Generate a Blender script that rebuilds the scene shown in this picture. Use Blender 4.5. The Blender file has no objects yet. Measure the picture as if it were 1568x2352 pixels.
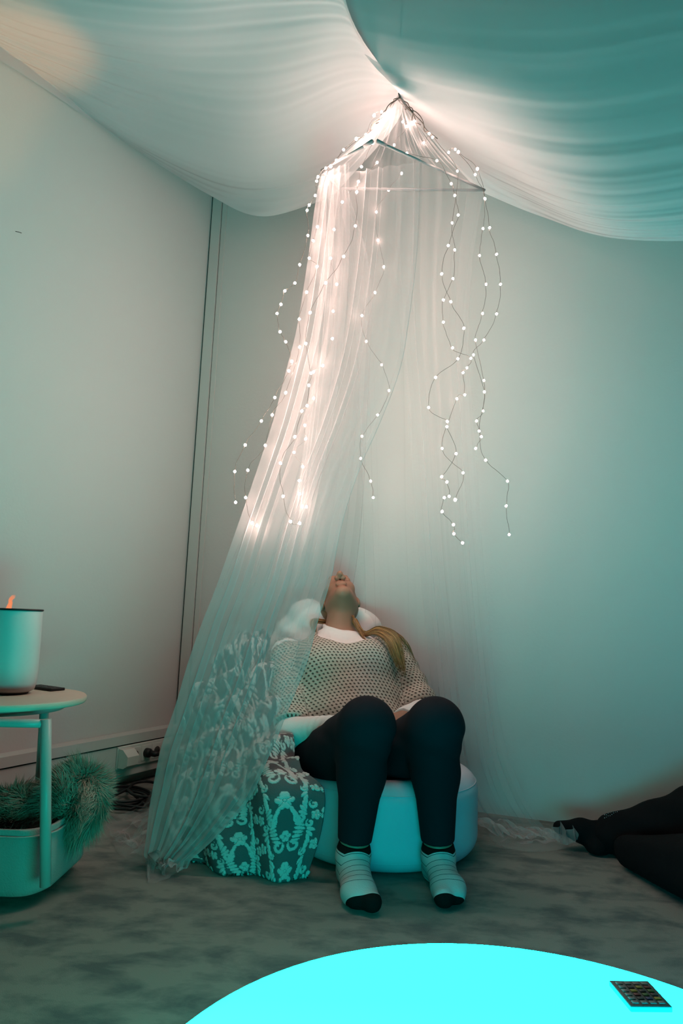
import bpy, bmesh, math, random
import numpy as np
from mathutils import Vector, Matrix
random.seed(7); RNG = np.random.default_rng(7)
S = bpy.context.scene
COL = S.collection

# ------------------------------------------------------------------ camera, world, exposure
F_PX, CAM_H = 1568.0, 0.70
TH, RO = math.atan(244/1568.0), math.radians(2.1)
fw = np.array([0, math.cos(TH), math.sin(TH)]); upv = np.array([0, -math.sin(TH), math.cos(TH)]); rtv = np.array([1.0, 0, 0])
r2 = rtv*math.cos(RO)+upv*math.sin(RO); u2 = upv*math.cos(RO)-rtv*math.sin(RO)
CAM = np.array([0, 0, CAM_H])
cam = bpy.data.cameras.new('camera'); camo = bpy.data.objects.new('camera', cam); COL.objects.link(camo)
cam.sensor_fit = 'VERTICAL'; cam.sensor_height = 36.0; cam.sensor_width = 24.0
cam.lens = 36.0*F_PX/2352.0; cam.clip_start = 0.02
m = Matrix.Identity(4)
for i in range(3):
    m[i][0], m[i][1], m[i][2], m[i][3] = r2[i], u2[i], -fw[i], CAM[i]
camo.matrix_world = m
S.camera = camo
S.view_settings.view_transform = 'Standard'; S.view_settings.look = 'None'
S.view_settings.exposure = 0.0; S.view_settings.gamma = 1.0
S.view_settings.use_curve_mapping = False
S.cycles.max_bounces = 8; S.cycles.diffuse_bounces = 1; S.cycles.transparent_max_bounces = 48
S.cycles.sample_clamp_indirect = 4.0; S.cycles.sample_clamp_direct = 0.0
S.cycles.use_adaptive_sampling = True; S.cycles.adaptive_threshold = 0.025
S.cycles.caustics_reflective = False; S.cycles.caustics_refractive = False
W = bpy.data.worlds.new('world'); S.world = W; W.use_nodes = True
W.node_tree.nodes['Background'].inputs[0].default_value = (0.55, 0.75, 0.72, 1)
W.node_tree.nodes['Background'].inputs[1].default_value = 0.003
TABLE_LEFT, TABLE_RIGHT, TABLE_NEAR = (0.036, 10.3, 6.5), (0.024, 7.4, 10.2), (0.08, 9.3, 8.7)
TABLE_TOP_GAIN = 3.2
BULB_COLOR = (1.0, 0.65, 0.57); BULB_STRENGTH = 470.0; BULB_DIM = 150.0
FLAME_SPOT_W = 110.0

# ------------------------------------------------------------------ geometry helpers
def ray(x, y): return fw + r2*(x-784)/F_PX - u2*(y-1176)/F_PX
def P(x, y, d):                     # the place seen at (x, y) in the photo, d metres into the room
    v = ray(x, y); return CAM + v*d/v[1]
def onz(x, y, z):                   # the place seen at (x, y) lying at height z
    v = ray(x, y); return CAM + v*(z-CAM_H)/v[2]
def on_plane(x, y, p0, n):
    v = ray(x, y); return CAM + v*((p0-CAM)@n)/(v@n)
def nrm(v): v = np.asarray(v, float); return v/np.linalg.norm(v)

def mesh_obj(name, verts, faces, mat, parent=None, smooth=True):
    verts = np.asarray(verts, float)
    if parent is not None: 
        b = np.zeros(3); q = parent
        while q is not None: b = b+np.array(q.location); q = q.parent
        verts = verts - b
    me = bpy.data.meshes.new(name)
    me.from_pydata([tuple(v) for v in verts], [], [tuple(int(i) for i in f) for f in faces])
    if smooth: me.polygons.foreach_set('use_smooth', [True]*len(me.polygons))
    me.update()
    o = bpy.data.objects.new(name, me); COL.objects.link(o)
    if parent is not None: o.parent = parent
    if mat: me.materials.append(mat)
    return o
def thing(name, label, cat, loc, group=None):
    o = bpy.data.objects.new(name, None); COL.objects.link(o)
    o.location = tuple(float(c) for c in loc); o.empty_display_size = 0.05
    return tag(o, label, cat, group)
def tag(o, label, cat, group=None):
    o['label'] = label; o['category'] = cat
    if group: o['group'] = group
    return o
def struct(o, label, cat):
    tag(o, label, cat); o['kind'] = 'structure'; return o
def attr(o, name, arr, kind='FLOAT'):
    a = o.data.attributes.new(name, kind, 'POINT')
    if kind == 'FLOAT': a.data.foreach_set('value', np.asarray(arr, np.float32).ravel())
    else: a.data.foreach_set('vector', np.asarray(arr, np.float32).ravel())

class MB:                            # collects shapes into one mesh
    def __init__(s): s.v = []; s.f = []
    def add(s, v, f):
        n = len(s.v); s.v.extend([tuple(x) for x in v]); s.f.extend([tuple(i+n for i in q) for q in f]); return s
    def build(s, name, mat, parent=None, smooth=True): return mesh_obj(name, s.v, s.f, mat, parent, smooth)

def tube(path, rad, n=8, closed=False):
    path = np.asarray(path, float); k = len(path)
    rad = np.broadcast_to(np.asarray(rad, float), (k,))
    V = []; Fc = []
    prev = None
    for i in range(k):
        t = path[(i+1) % k if closed else min(i+1, k-1)] - path[(i-1) % k if closed else max(i-1, 0)]
        t = t/(np.linalg.norm(t)+1e-12)
        if prev is None:
            a = np.cross(t, [0, 0, 1.0]); 
            if np.linalg.norm(a) < 1e-3: a = np.cross(t, [0, 1.0, 0])
        else: a = prev - t*(prev@t)
        a = a/(np.linalg.norm(a)+1e-12); prev = a; b = np.cross(t, a)
        for j in range(n):
            an = 2*math.pi*j/n; V.append(path[i]+rad[i]*(a*math.cos(an)+b*math.sin(an)))
    for i in range(k if closed else k-1):
        i2 = (i+1) % k
        for j in range(n):
            j2 = (j+1) % n; Fc.append((i*n+j, i*n+j2, i2*n+j2, i2*n+j))
    if not closed:
        Fc.append(tuple(range(n))[::-1]); Fc.append(tuple((k-1)*n+j for j in range(n)))
    return V, Fc
def lathe(prof, c, n=48):            # prof: list of (r, z)
    V = []; Fc = []; k = len(prof)
    for r, z in prof:
        for j in range(n):
            a = 2*math.pi*j/n; V.append((c[0]+r*math.cos(a), c[1]+r*math.sin(a), c[2]+z))
    for i in range(k-1):
        for j in range(n):
            j2 = (j+1) % n; Fc.append((i*n+j, i*n+j2, (i+1)*n+j2, (i+1)*n+j))
    Fc.append(tuple(range(n))[::-1]); Fc.append(tuple((k-1)*n+j for j in range(n)))
    return V, Fc
def rbox(c, half, ax=None, bev=0.003, seg=2):   # bevelled box, axes given as rows
    bm = bmesh.new(); bmesh.ops.create_cube(bm, size=2)
    for v in bm.verts: v.co = Vector((v.co.x*half[0], v.co.y*half[1], v.co.z*half[2]))
    if bev: bmesh.ops.bevel(bm, geom=list(bm.edges), offset=bev, segments=seg, affect='EDGES', profile=0.5)
    A = np.eye(3) if ax is None else np.asarray(ax)
    bm.verts.index_update()
    V = [np.asarray(c)+v.co.x*A[0]+v.co.y*A[1]+v.co.z*A[2] for v in bm.verts]
    Fc = [tuple(v.index for v in f.verts) for f in bm.faces]; bm.free()
    return V, Fc
def crom(pts, n):                    # Catmull-Rom through the points, n samples, along axis 0
    pts = np.asarray(pts, float); k = len(pts)
    t = np.linspace(0, k-1, n); i = np.minimum(t.astype(int), k-2); f = (t-i).reshape((-1,)+(1,)*(pts.ndim-1))
    ext = np.concatenate([[2*pts[0]-pts[1]], pts, [2*pts[-1]-pts[-2]]])
    p0, p1, p2, p3 = ext[i], ext[i+1], ext[i+2], ext[i+3]
    return 0.5*((2*p1)+(p2-p0)*f+(2*p0-5*p1+4*p2-p3)*f**2+(3*p1-p0-3*p2+p3)*f**3)
def grid_faces(a, b):
    return [(i*b+j, i*b+j+1, (i+1)*b+j+1, (i+1)*b+j) for i in range(a-1) for j in range(b-1)]
def noise1(x, seed, octs=3, base=1.0):
    r = np.random.default_rng(seed); y = np.zeros_like(np.asarray(x, float)); amp = 1.0
    for o in range(octs):
        for _ in range(3): y = y + amp*np.sin(np.asarray(x)*base*(2**o)*r.uniform(.6, 1.5)+r.uniform(0, 6.3))/3
        amp *= .5
    return y
def noise2(x, y, seed, octs=3, base=1.0):
    r = np.random.default_rng(seed); z = np.zeros(np.broadcast(x, y).shape); amp = 1.0
    for o in range(octs):
        for _ in range(5):
            a = r.uniform(0, 6.3); k = base*(2**o)*r.uniform(.6, 1.5)
            z = z+amp*np.sin(k*(x*math.cos(a)+y*math.sin(a))+r.uniform(0, 6.3))/2.5
        amp *= .5
    return z

# distance-field sculpting -------------------------------------------------------------
def sd_cap(p, a, b, ra, rb=None):
    rb = ra if rb is None else rb; a = np.asarray(a, np.float32); b = np.asarray(b, np.float32)
    ba = b-a; t = np.clip(((p-a)@ba)/(ba@ba+1e-12), 0, 1)
    return np.linalg.norm(p-a-t[..., None]*ba, axis=-1)-(ra+(rb-ra)*t)
def sd_ell(p, c, r, R=None):
    q = p-np.asarray(c, np.float32)
    if R is not None: q = q@np.asarray(R, np.float32).T
    r = np.asarray(r, np.float32); k0 = np.linalg.norm(q/r, axis=-1); k1 = np.linalg.norm(q/(r*r), axis=-1)
    return k0*(k0-1)/(k1+1e-9)
def smin(a, b, k):
    h = np.clip(.5+.5*(b-a)/k, 0, 1); return b+(a-b)*h-k*h*(1-h)
def smax(a, b, k): return -smin(-a, -b, k)
def nets(f, lo, hi, vs, block=10):
    lo = np.asarray(lo, float); hi = np.asarray(hi, float)
    nb = np.ceil((hi-lo)/(vs*block)).astype(int); n = nb*block+1
    cc = [lo[i]+vs*block*(np.arange(nb[i])+.5) for i in range(3)]
    G = np.stack(np.meshgrid(*cc, indexing='ij'), -1).astype(np.float32); fc = f(G)
    val = np.kron(np.where(fc > 0, 1., -1.).astype(np.float32), np.ones((block,)*3, np.float32))
    val = np.pad(val, ((0, 1),)*3, mode='edge')
    near = np.argwhere(np.abs(fc) < vs*block*1.25)
    off = np.stack(np.meshgrid(*[np.arange(block+1)]*3, indexing='ij'), -1)
    for c0 in range(0, len(near), 400):
        nn = near[c0:c0+400]; idx = nn[:, None, None, None, :]*block+off[None]
        v = f((lo+idx*vs).astype(np.float32))
        val[idx[..., 0], idx[..., 1], idx[..., 2]] = v
    ins = val < 0
    c = np.zeros(np.array(val.shape)-1, int)
    for dx in (0, 1):
        for dy in (0, 1):
            for dz in (0, 1): c += ins[dx:dx+c.shape[0], dy:dy+c.shape[1], dz:dz+c.shape[2]]
    act = (c > 0) & (c < 8); cells = np.argwhere(act)
    vid = -np.ones(act.shape, int); vid[act] = np.arange(len(cells))
    acc = np.zeros((len(cells), 3)); cnt = np.zeros(len(cells))
    cor = [(0,0,0),(1,0,0),(0,1,0),(1,1,0),(0,0,1),(1,0,1),(0,1,1),(1,1,1)]
    for a in range(8):
        for b in range(a+1, 8):
            if sum(abs(cor[a][k]-cor[b][k]) for k in range(3)) != 1: continue
            A = cells+cor[a]; B = cells+cor[b]
            va = val[A[:, 0], A[:, 1], A[:, 2]]; vb = val[B[:, 0], B[:, 1], B[:, 2]]
            s = (va < 0) != (vb < 0); t = np.where(s, va/np.where(s, va-vb, 1), 0)
            acc += np.where(s[:, None], A+(B-A)*t[:, None], 0); cnt += s
    V = lo+vs*acc/cnt[:, None]
    Fq = []
    for ax in range(3):
        o1, o2 = (ax+1) % 3, (ax+2) % 3
        sl0 = [slice(None)]*3; sl1 = [slice(None)]*3; sl0[ax] = slice(0, -1); sl1[ax] = slice(1, None)
        e = ins[tuple(sl0)] != ins[tuple(sl1)]
        I = np.argwhere(e); I = I[(I[:, o1] > 0) & (I[:, o2] > 0) & (I[:, o1] < act.shape[o1]) & (I[:, o2] < act.shape[o2])]
        if len(I) == 0: continue
        d1 = np.zeros(3, int); d1[o1] = 1; d2 = np.zeros(3, int); d2[o2] = 1
        q = np.stack([vid[tuple((I-d1-d2).T)], vid[tuple((I-d2).T)], vid[tuple(I.T)], vid[tuple((I-d1).T)]], 1)
        fl = ~ins[tuple(I.T)]; q[fl] = q[fl][:, ::-1]
        Fq.append(q[(q >= 0).all(1)])
    Q = np.concatenate(Fq)
    for _ in range(2):               # light relaxation
        s = np.zeros_like(V); k = np.zeros(len(V))
        for i in range(4):
            a, b = Q[:, i], Q[:, (i+1) % 4]
            np.add.at(s, a, V[b]); np.add.at(k, a, 1)
        V = V*.5+.5*s/np.maximum(k, 1)[:, None]
    return V, Q

# ------------------------------------------------------------------ materials
def mat(name, color=(.8, .8, .8), rough=.6, metal=0.0, bump=None, vary=None, spec=.3, sheen=0):
    M = bpy.data.materials.new(name); M.use_nodes = True; nt = M.node_tree; b = nt.nodes['Principled BSDF']
    b.inputs['Base Color'].default_value = (*color, 1); b.inputs['Roughness'].default_value = rough
    b.inputs['Metallic'].default_value = metal; b.inputs['Specular IOR Level'].default_value = spec
    if sheen: b.inputs['Sheen Weight'].default_value = sheen
    tc = nt.nodes.new('ShaderNodeTexCoord')
    if vary:                          # (second colour, scale, low, high)
        n = nt.nodes.new('ShaderNodeTexNoise'); n.inputs['Scale'].default_value = vary[1]; n.inputs['Detail'].default_value = 5
        nt.links.new(tc.outputs['Object'], n.inputs['Vector'])
        r = nt.nodes.new('ShaderNodeValToRGB'); r.color_ramp.elements[0].position = vary[2]; r.color_ramp.elements[1].position = vary[3]
        r.color_ramp.elements[0].color = (*color, 1); r.color_ramp.elements[1].color = (*vary[0], 1)
        nt.links.new(n.outputs['Fac'], r.inputs[0]); nt.links.new(r.outputs[0], b.inputs['Base Color'])
    if bump:                          # (scale, strength, distance)
        n = nt.nodes.new('ShaderNodeTexNoise'); n.inputs['Scale'].default_value = bump[0]; n.inputs['Detail'].default_value = 4
        nt.links.new(tc.outputs['Object'], n.inputs['Vector'])
        bu = nt.nodes.new('ShaderNodeBump'); bu.inputs['Strength'].default_value = bump[1]; bu.inputs['Distance'].default_value = bump[2]
        nt.links.new(n.outputs['Fac'], bu.inputs['Height']); nt.links.new(bu.outputs[0], b.inputs['Normal'])
    return M
def emit(name, color, strength):
    M = bpy.data.materials.new(name); M.use_nodes = True; nt = M.node_tree; nt.nodes.clear()
    e = nt.nodes.new('ShaderNodeEmission'); e.inputs[0].default_value = (*color, 1); e.inputs[1].default_value = strength
    o = nt.nodes.new('ShaderNodeOutputMaterial'); nt.links.new(e.outputs[0], o.inputs[0]); return M
def math_node(nt, op, a, b=None, c=None):
    n = nt.nodes.new('ShaderNodeMath'); n.operation = op
    for i, x in enumerate((a, b, c)):
        if x is None: continue
        if isinstance(x, (int, float)): n.inputs[i].default_value = x
        else: nt.links.new(x, n.inputs[i])
    return n.outputs[0]
def sheer(name, color, cover, trans=.5, hi=.97, dense=False):
    # open net: threads cover a share of the view that grows as the cloth turns edge-on
    M = bpy.data.materials.new(name); M.use_nodes = True; nt = M.node_tree; nt.nodes.clear(); L = nt.links
    out = nt.nodes.new('ShaderNodeOutputMaterial'); tr = nt.nodes.new('ShaderNodeBsdfTransparent')
    df = nt.nodes.new('ShaderNodeBsdfDiffuse'); tl = nt.nodes.new('ShaderNodeBsdfTranslucent')
    df.inputs[0].default_value = (*color, 1); tl.inputs[0].default_value = (*color, 1)
    mx = nt.nodes.new('ShaderNodeMixShader'); mx.inputs[0].default_value = trans
    L.new(df.outputs[0], mx.inputs[1]); L.new(tl.outputs[0], mx.inputs[2])
    g = nt.nodes.new('ShaderNodeNewGeometry'); d = nt.nodes.new('ShaderNodeVectorMath'); d.operation = 'DOT_PRODUCT'
    L.new(g.outputs['Normal'], d.inputs[0]); L.new(g.outputs['Incoming'], d.inputs[1])
    c = math_node(nt, 'MAXIMUM', math_node(nt, 'ABSOLUTE', d.outputs['Value']), .42)
    if dense:
        at = nt.nodes.new('ShaderNodeAttribute'); at.attribute_name = 'net_share'; one = at.outputs['Fac']
    else: one = 1.0
    a = math_node(nt, 'SUBTRACT', 1.0, math_node(nt, 'POWER', 1-cover, math_node(nt, 'DIVIDE', one, c)))
    a = math_node(nt, 'MINIMUM', a, hi)
    m2 = nt.nodes.new('ShaderNodeMixShader'); L.new(a, m2.inputs[0]); L.new(tr.outputs[0], m2.inputs[1]); L.new(mx.outputs[0], m2.inputs[2])
    L.new(m2.outputs[0], out.inputs[0]); return M

M_wall = mat('wall_paint', (.60, .595, .57), .75, bump=(90, .12, .004))
M_ceil = mat('ceiling_paint', (.6, .6, .58), .9)
M_trim = mat('aluminium_trim', (.58, .58, .55), .5, .0, bump=(60, .05, .002))
M_gap = mat('dark_gap', (.05, .05, .045), .9)
M_plastic = mat('white_plastic', (.66, .66, .61), .4)
M_black = mat('black_plastic', (.012, .012, .013), .45)
M_floor = mat('carpet', (.40, .37, .31), .95, bump=(400, .4, .004), spec=.05)
M_led = emit('led_shell', TABLE_LEFT, 1.0)
nt = M_led.node_tree; tc = nt.nodes.new('ShaderNodeTexCoord'); sx = nt.nodes.new('ShaderNodeSeparateXYZ'); nt.links.new(tc.outputs['Object'], sx.inputs[0])
def led_mix(fac, a, b):
    k = nt.nodes.new('ShaderNodeMix'); k.data_type = 'RGBA'; nt.links.new(fac, k.inputs[0])
    for i, c in ((6, a), (7, b)):
        if isinstance(c, tuple): k.inputs[i].default_value = (*c, 1)
        else: nt.links.new(c, k.inputs[i])
    return k.outputs[2]
def led_ramp(src, lo, hi):
    k = nt.nodes.new('ShaderNodeMapRange'); k.inputs[1].default_value = lo; k.inputs[2].default_value = hi; nt.links.new(src, k.inputs[0]); return k.outputs[0]
c_ = led_mix(led_ramp(sx.outputs[0], -.33, .33), TABLE_LEFT, TABLE_RIGHT)
near = math_node(nt, 'MULTIPLY', led_ramp(sx.outputs[1], .20, -.30), led_ramp(sx.outputs[0], .20, -.30))
nt.links.new(led_mix(near, c_, TABLE_NEAR), nt.nodes['Emission'].inputs[0])
nt.links.new(math_node(nt, 'ADD', math_node(nt, 'MULTIPLY', led_ramp(sx.outputs[2], .262, .300), TABLE_TOP_GAIN-1), 1.0), nt.nodes['Emission'].inputs[1])
M_bulb = emit('warm_bulb', BULB_COLOR, BULB_STRENGTH)
M_bulb_dim = emit('warm_bulb_weak', BULB_COLOR, BULB_DIM)
M_wire = mat('bulb_wire', (.10, .085, .07), .5, .3)
M_tulle = sheer('tulle', (.64, .63, .63), .13)
M_tulle_fine = sheer('tulle_single', (.80, .79, .79), .06)
M_tulle_thick = sheer('tulle_gathered', (.64, .64, .64), .38, dense=True)
M_drape = sheer('ceiling_tulle', (.68, .67, .67), .74, trans=.22)
M_selv = mat('net_edge', (.42, .43, .43), .8)
M_tulle_side = sheer('tulle_side', (.78, .77, .77), .125, dense=True)
M_rod = mat('canopy_rod', (.24, .25, .25), .5)
M_pouf = mat('pouf_vinyl', (.52, .55, .63), .55, bump=(14, .12, .01))
M_pillow = mat('pillow_cotton', (.86, .84, .82), .9, bump=(18, .35, .02))
M_metal = mat('painted_tube', (.36, .40, .38), .35)
M_top = mat('table_laminate', (.50, .45, .36), .5, bump=(160, .08, .002))
M_fabric = mat('basket_canvas', (.34, .34, .32), .9, bump=(260, .5, .003))
M_fur = mat('shaggy_fur', (.30, .25, .19), .8, vary=((.48, .43, .35), 25, .35, .7), spec=.1)
M_skin = mat('skin', (.33, .17, .11), .5, bump=(180, .1, .001))
M_hair = mat('brown_hair', (.50, .29, .13), .4, vary=((.20, .10, .045), 60, .35, .65))
M_strand = mat('hair_strands', (.5, .28, .12), .38, spec=.4); nt = M_strand.node_tree
at = nt.nodes.new('ShaderNodeAttribute'); at.attribute_name = 'tone'; mr = nt.nodes.new('ShaderNodeMix'); mr.data_type = 'RGBA'
mr.inputs[6].default_value = (.10, .045, .016, 1); mr.inputs[7].default_value = (.62, .33, .13, 1); nt.links.new(at.outputs['Fac'], mr.inputs[0])
nt.links.new(mr.outputs[2], nt.nodes['Principled BSDF'].inputs['Base Color'])
M_shirt = mat('white_jersey', (.80, .79, .77), .85, bump=(35, .3, .006))
M_legg = mat('navy_leggings', (.010, .012, .017), .85, bump=(30, .2, .004), spec=.1)
M_blacktrouser = mat('black_trousers', (.006, .006, .007), .9, bump=(25, .3, .006), spec=.08)
M_stud = mat('clear_stone', (.85, .85, .85), .3)
M_diff = mat('diffuser_body', (.52, .54, .52), .5)

# ------------------------------------------------------------------ room shell
CO = np.array([-.714, 3.199, 0.]); DL = np.array([-.47, -.883, 0.]); DL /= np.linalg.norm(DL)
DB = nrm([1.562, -.606, 0.])
NL = np.array([-DL[1], DL[0], 0.]); NL = NL if NL[0] > 0 else -NL       # into the room
NB = np.array([DB[1], -DB[0], 0.]); NB = NB if NB[1] < 0 else -NB
UZ = np.array([0, 0, 1.0]); CEIL = 3.06
def wall(name, p, d, n, L, label):
    q = [p, p+d*L, p+d*L+UZ*CEIL, p+UZ*CEIL]; b = [x-n*.08 for x in q]
    o = mesh_obj(name, q+b, [(0,1,2,3),(7,6,5,4),(0,4,5,1),(1,5,6,2),(2,6,7,3),(3,7,4,0)], M_wall, smooth=False)
    return struct(o, label, 'wall')
wl = wall('wall_left', CO, DL, NL, 3.6, 'plain off-white wall behind the side table')
wb = wall('wall_back', CO, DB, NB, 4.2, 'plain off-white wall behind the hanging canopy')
def slab(name, z0, z1, mt, label, cat):
    c = [CO-DB*.3-NL*.1-NB*.3, CO+DL*3.7-NL*.1, CO+DL*3.7+DB*4.2, CO+DB*4.3-NB*.1]
    c = [np.array([-3.0, -1.2, 0]), np.array([3.6, -1.2, 0]), np.array([3.6, 3.5, 0]), np.array([-3.0, 3.5, 0])]
    v = [x+UZ*z1 for x in c]+[x+UZ*z0 for x in c]
    return struct(mesh_obj(name, v, [(0,1,2,3),(7,6,5,4),(0,4,5,1),(1,5,6,2),(2,6,7,3),(3,7,4,0)], mt, smooth=False), label, cat)
fl = slab('floor', -.1, 0, M_floor, 'beige carpet with dark brushed smudges', 'floor')
slab('ceiling', CEIL, CEIL+.1, M_ceil, 'pale ceiling above the white drapes', 'ceiling')
# carpet: brushed pile, darker smudges drawn out sideways
nt = M_floor.node_tree; b = nt.nodes['Principled BSDF']; tc = nt.nodes.new('ShaderNodeTexCoord')
mp = nt.nodes.new('ShaderNodeMapping'); mp.inputs['Scale'].default_value = (4.5, 8.0, 1); mp.inputs['Rotation'].default_value = (0, 0, .25)
nz = nt.nodes.new('ShaderNodeTexNoise'); nz.inputs['Scale'].default_value = 1.6; nz.inputs['Detail'].default_value = 6; nz.inputs['Roughness'].default_value = .6; nz.inputs['Distortion'].default_value = .25
rp = nt.nodes.new('ShaderNodeValToRGB'); rp.color_ramp.elements[0].position = .36; rp.color_ramp.elements[1].position = .56
rp.color_ramp.elements[0].color = (.115, .135, .13, 1); rp.color_ramp.elements[1].color = (.235, .24, .215, 1)
nt.links.new(tc.outputs['Object'], mp.inputs[0]); nt.links.new(mp.outputs[0], nz.inputs['Vector']); nt.links.new(nz.outputs['Fac'], rp.inputs[0]); nt.links.new(rp.outputs[0], b.inputs['Base Color'])

# corner profile strip with its shadow gaps
def vbox(mb, p, d, n, s0, s1, t0, t1, z0, z1):
    q = [p+d*s+n*t+UZ*z for z in (z0, z1) for s, t in ((s0, t0), (s1, t0), (s1, t1), (s0, t1))]
    mb.add(q, [(0,3,2,1),(4,5,6,7),(0,1,5,4),(1,2,6,5),(2,3,7,6),(3,0,4,7)])
mb = MB(); vbox(mb, CO, DB, NB, .012, .062, 0, .016, 0, CEIL); vbox(mb, CO, DB, NB, .066, .09, 0, .008, 0, CEIL)
tr = struct(mb.build('trim_1', M_trim, smooth=False), 'vertical grey profile strip in the corner of the room', 'trim')
mb = MB(); vbox(mb, CO, DB, NB, .0, .012, 0, .004, 0, CEIL); vbox(mb, CO, DB, NB, .0622, .0658, 0, .006, 0, CEIL)
mb.build('shadow_gap', M_gap, tr, smooth=False)
# cable trunking along the left wall
T0 = CO+NL*.055; TN = NL
TOPZ, LEDZ, BOTZ = .205, .170, .045
mb = MB(); vbox(mb, CO, DL, NL, 0.0, 3.5, 0, .055, BOTZ, LEDZ-.006); vbox(mb, CO, DL, NL, 0.0, 3.5, 0, .062, LEDZ, TOPZ)
mb2 = MB(); vbox(mb2, CO, DL, NL, 0, 3.5, 0, .05, LEDZ-.006, LEDZ)
bb = struct(mb.build('baseboard_left', M_trim, smooth=False), 'grey-white cable trunking low along the left wall', 'baseboard')
mb2.build('shadow_gap', M_gap, bb, smooth=False)
sc_ = on_plane(42, 533, CO, NL); 
mesh_obj('scuff', *tube([sc_-DL*.012+UZ*.003+NL*.001, sc_+NL*.001, sc_+DL*.012+NL*.001-UZ*.004], .0012, 5), M_gap, wl)

# ------------------------------------------------------------------ ceiling drapes
def sheet(name, ctrl, nu, nv, mt, folds=None, label='', cat='drape', parent=None):
    C0 = np.array([[P(*q) for q in row] for row in ctrl])           # rows v, columns u
    A = crom(C0, nv); A = np.swapaxes(crom(np.swapaxes(A, 0, 1), nu), 0, 1)
    if folds: A = folds(A)
    V = A.reshape(-1, 3)
    for n in (NL, NB):                    # the cloth stays in the room, just clear of both walls
        e = (CAM-CO)@n; dv = (V-CO)@n; k = np.where(dv < .012, (e-.012)/(e-dv), 1.0); V = CAM+(V-CAM)*k[:, None]
    V[:, 2] = np.clip(V[:, 2], .004, CEIL-.012)
    o = mesh_obj(name, V, grid_faces(nv, nu), mt, parent)
    if label: tag(o, label, cat)
    return o
def fold_fn(amp, seed, freq, shear=0.0):
    def f(A):
        nv, nu = A.shape[:2]; v = np.linspace(0, 1, nv)[:, None]; u = np.linspace(0, 1, nu)[None]
        N = np.cross(np.gradient(A, axis=0), np.gradient(A, axis=1)); N /= np.linalg.norm(N, axis=-1, keepdims=True)+1e-9
        w = v*freq+shear*u+.25*noise2(u*3, v*4, seed+5, 2)
        h = noise1(w, seed, 3, 6.3)*(.35+.65*np.sin(np.pi*np.clip(u, 0, 1))**.6)*amp*(.6+.5*noise2(u*4, v*6, seed+9, 2))
        return A+N*h[..., None]
    return f
left_ctrl = [
 [(-140, -170, 1.75), (130, -150, 1.8), (400, -120, 1.82), (620, -100, 1.82), (745, -70, 1.85), (775, -60, 1.86)],
 [(-140, -60, 1.85), (120, 20, 1.95), (380, 50, 2.0), (600, 30, 2.0), (770, 20, 1.95), (815, 60, 1.97)],
 [(-120, 20, 1.95), (110, 110, 2.15), (360, 170, 2.25), (590, 180, 2.2), (800, 130, 2.1), (880, 160, 2.1)],
 [(-110, 60, 2.05), (100, 160, 2.25), (340, 260, 2.45), (590, 310, 2.42), (800, 230, 2.25), (920, 215, 2.18)],
 [(-100, 80, 2.1), (90, 185, 2.32), (320, 325, 2.58), (560, 410, 2.66), (770, 370, 2.48), (905, 290, 2.33)],
 [(-90, 90, 2.13), (60, 175, 2.34), (290, 330, 2.66), (480, 447, 2.93), (600, 497, 2.82), (760, 455, 2.6)],
]
sheet('ceiling_drape', left_ctrl, 150, 260, M_drape, fold_fn(.005, 11, 7.5),
      'white net drape swagged from the canopy peak to the left wall', 'drape')
right_ctrl = [
 [(700, -120, 2.02), (1000, -150, 2.02), (1300, -150, 1.98), (1700, -150, 1.86), (2200, -150, 1.62)],
 [(752, 0, 2.04), (1000, 30, 2.01), (1300, 40, 1.96), (1720, -20, 1.84), (2220, -30, 1.60)],
 [(845, 135, 2.08), (1040, 170, 2.04), (1320, 190, 1.98), (1730, 110, 1.85), (2230, 90, 1.60)],
 [(912, 208, 2.10), (1080, 290, 2.18), (1340, 330, 2.02), (1740, 260, 1.87), (2240, 220, 1.61)],
 [(962, 283, 2.36), (1130, 380, 2.33), (1370, 450, 2.07), (1740, 390, 1.90), (2240, 340, 1.63)],
 [(1028, 362, 2.45), (1180, 440, 2.41), (1400, 515, 2.12), (1750, 490, 1.93), (2250, 430, 1.65)],
 [(1098, 438, 2.49), (1240, 497, 2.42), (1420, 550, 2.17), (1750, 545, 1.96), (2250, 490, 1.67)],
]
sheet('ceiling_drape', right_ctrl, 150, 260, M_drape, fold_fn(.0035, 23, 9.0),
      'white net drape swagged to the right of the canopy peak', 'drape')

# ------------------------------------------------------------------ bed canopy: frame, cone and curtains
APEX = P(917, 216, 2.13); RZ = 2.235
RF = onz(860, 322, RZ); RR = onz(1113, 437, RZ); RL = onz(738, 392, RZ); RB = onz(777, 433, RZ)
can = thing('bed_canopy', 'sheer white net canopy hung from the ceiling around the seated woman', 'canopy', (APEX[0], APEX[1], CEIL-.02))
for a, b_ in ((RF, RL), (RF, RR), (RL, RB), (RB, RR)):
    d = nrm(b_-a); v, f = tube([a+d*.012, b_], .0045, 8)
    rod = mesh_obj('frame_rod', v, f, M_rod, can)
    if a is RF:
        v, f = tube([a+d*.008, a+d*.045], [.0075, .006], 10); mesh_obj('rod_end', v, f, M_rod, rod)
v, f = tube([APEX-UZ*.02, APEX+UZ*.06, (APEX[0], APEX[1], CEIL-.014)], .003, 6); mesh_obj('hanging_cord', v, f, M_rod, can)
ring = np.array([RF, RF+(RR-RF)*.33, RF+(RR-RF)*.66, RR, RR+(RB-RR)*.33, RR+(RB-RR)*.66, RB, RL, RF])
rp_ = []
for i in range(len(ring)-1):
    for t in np.linspace(0, 1, 40, endpoint=False): rp_.append(ring[i]*(1-t)+ring[i+1]*t)
rp_ = np.array(rp_); n_ = len(rp_)
s_ = np.arange(n_)/n_
V = []; NVc = 36
cen = rp_.mean(0)
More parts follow.
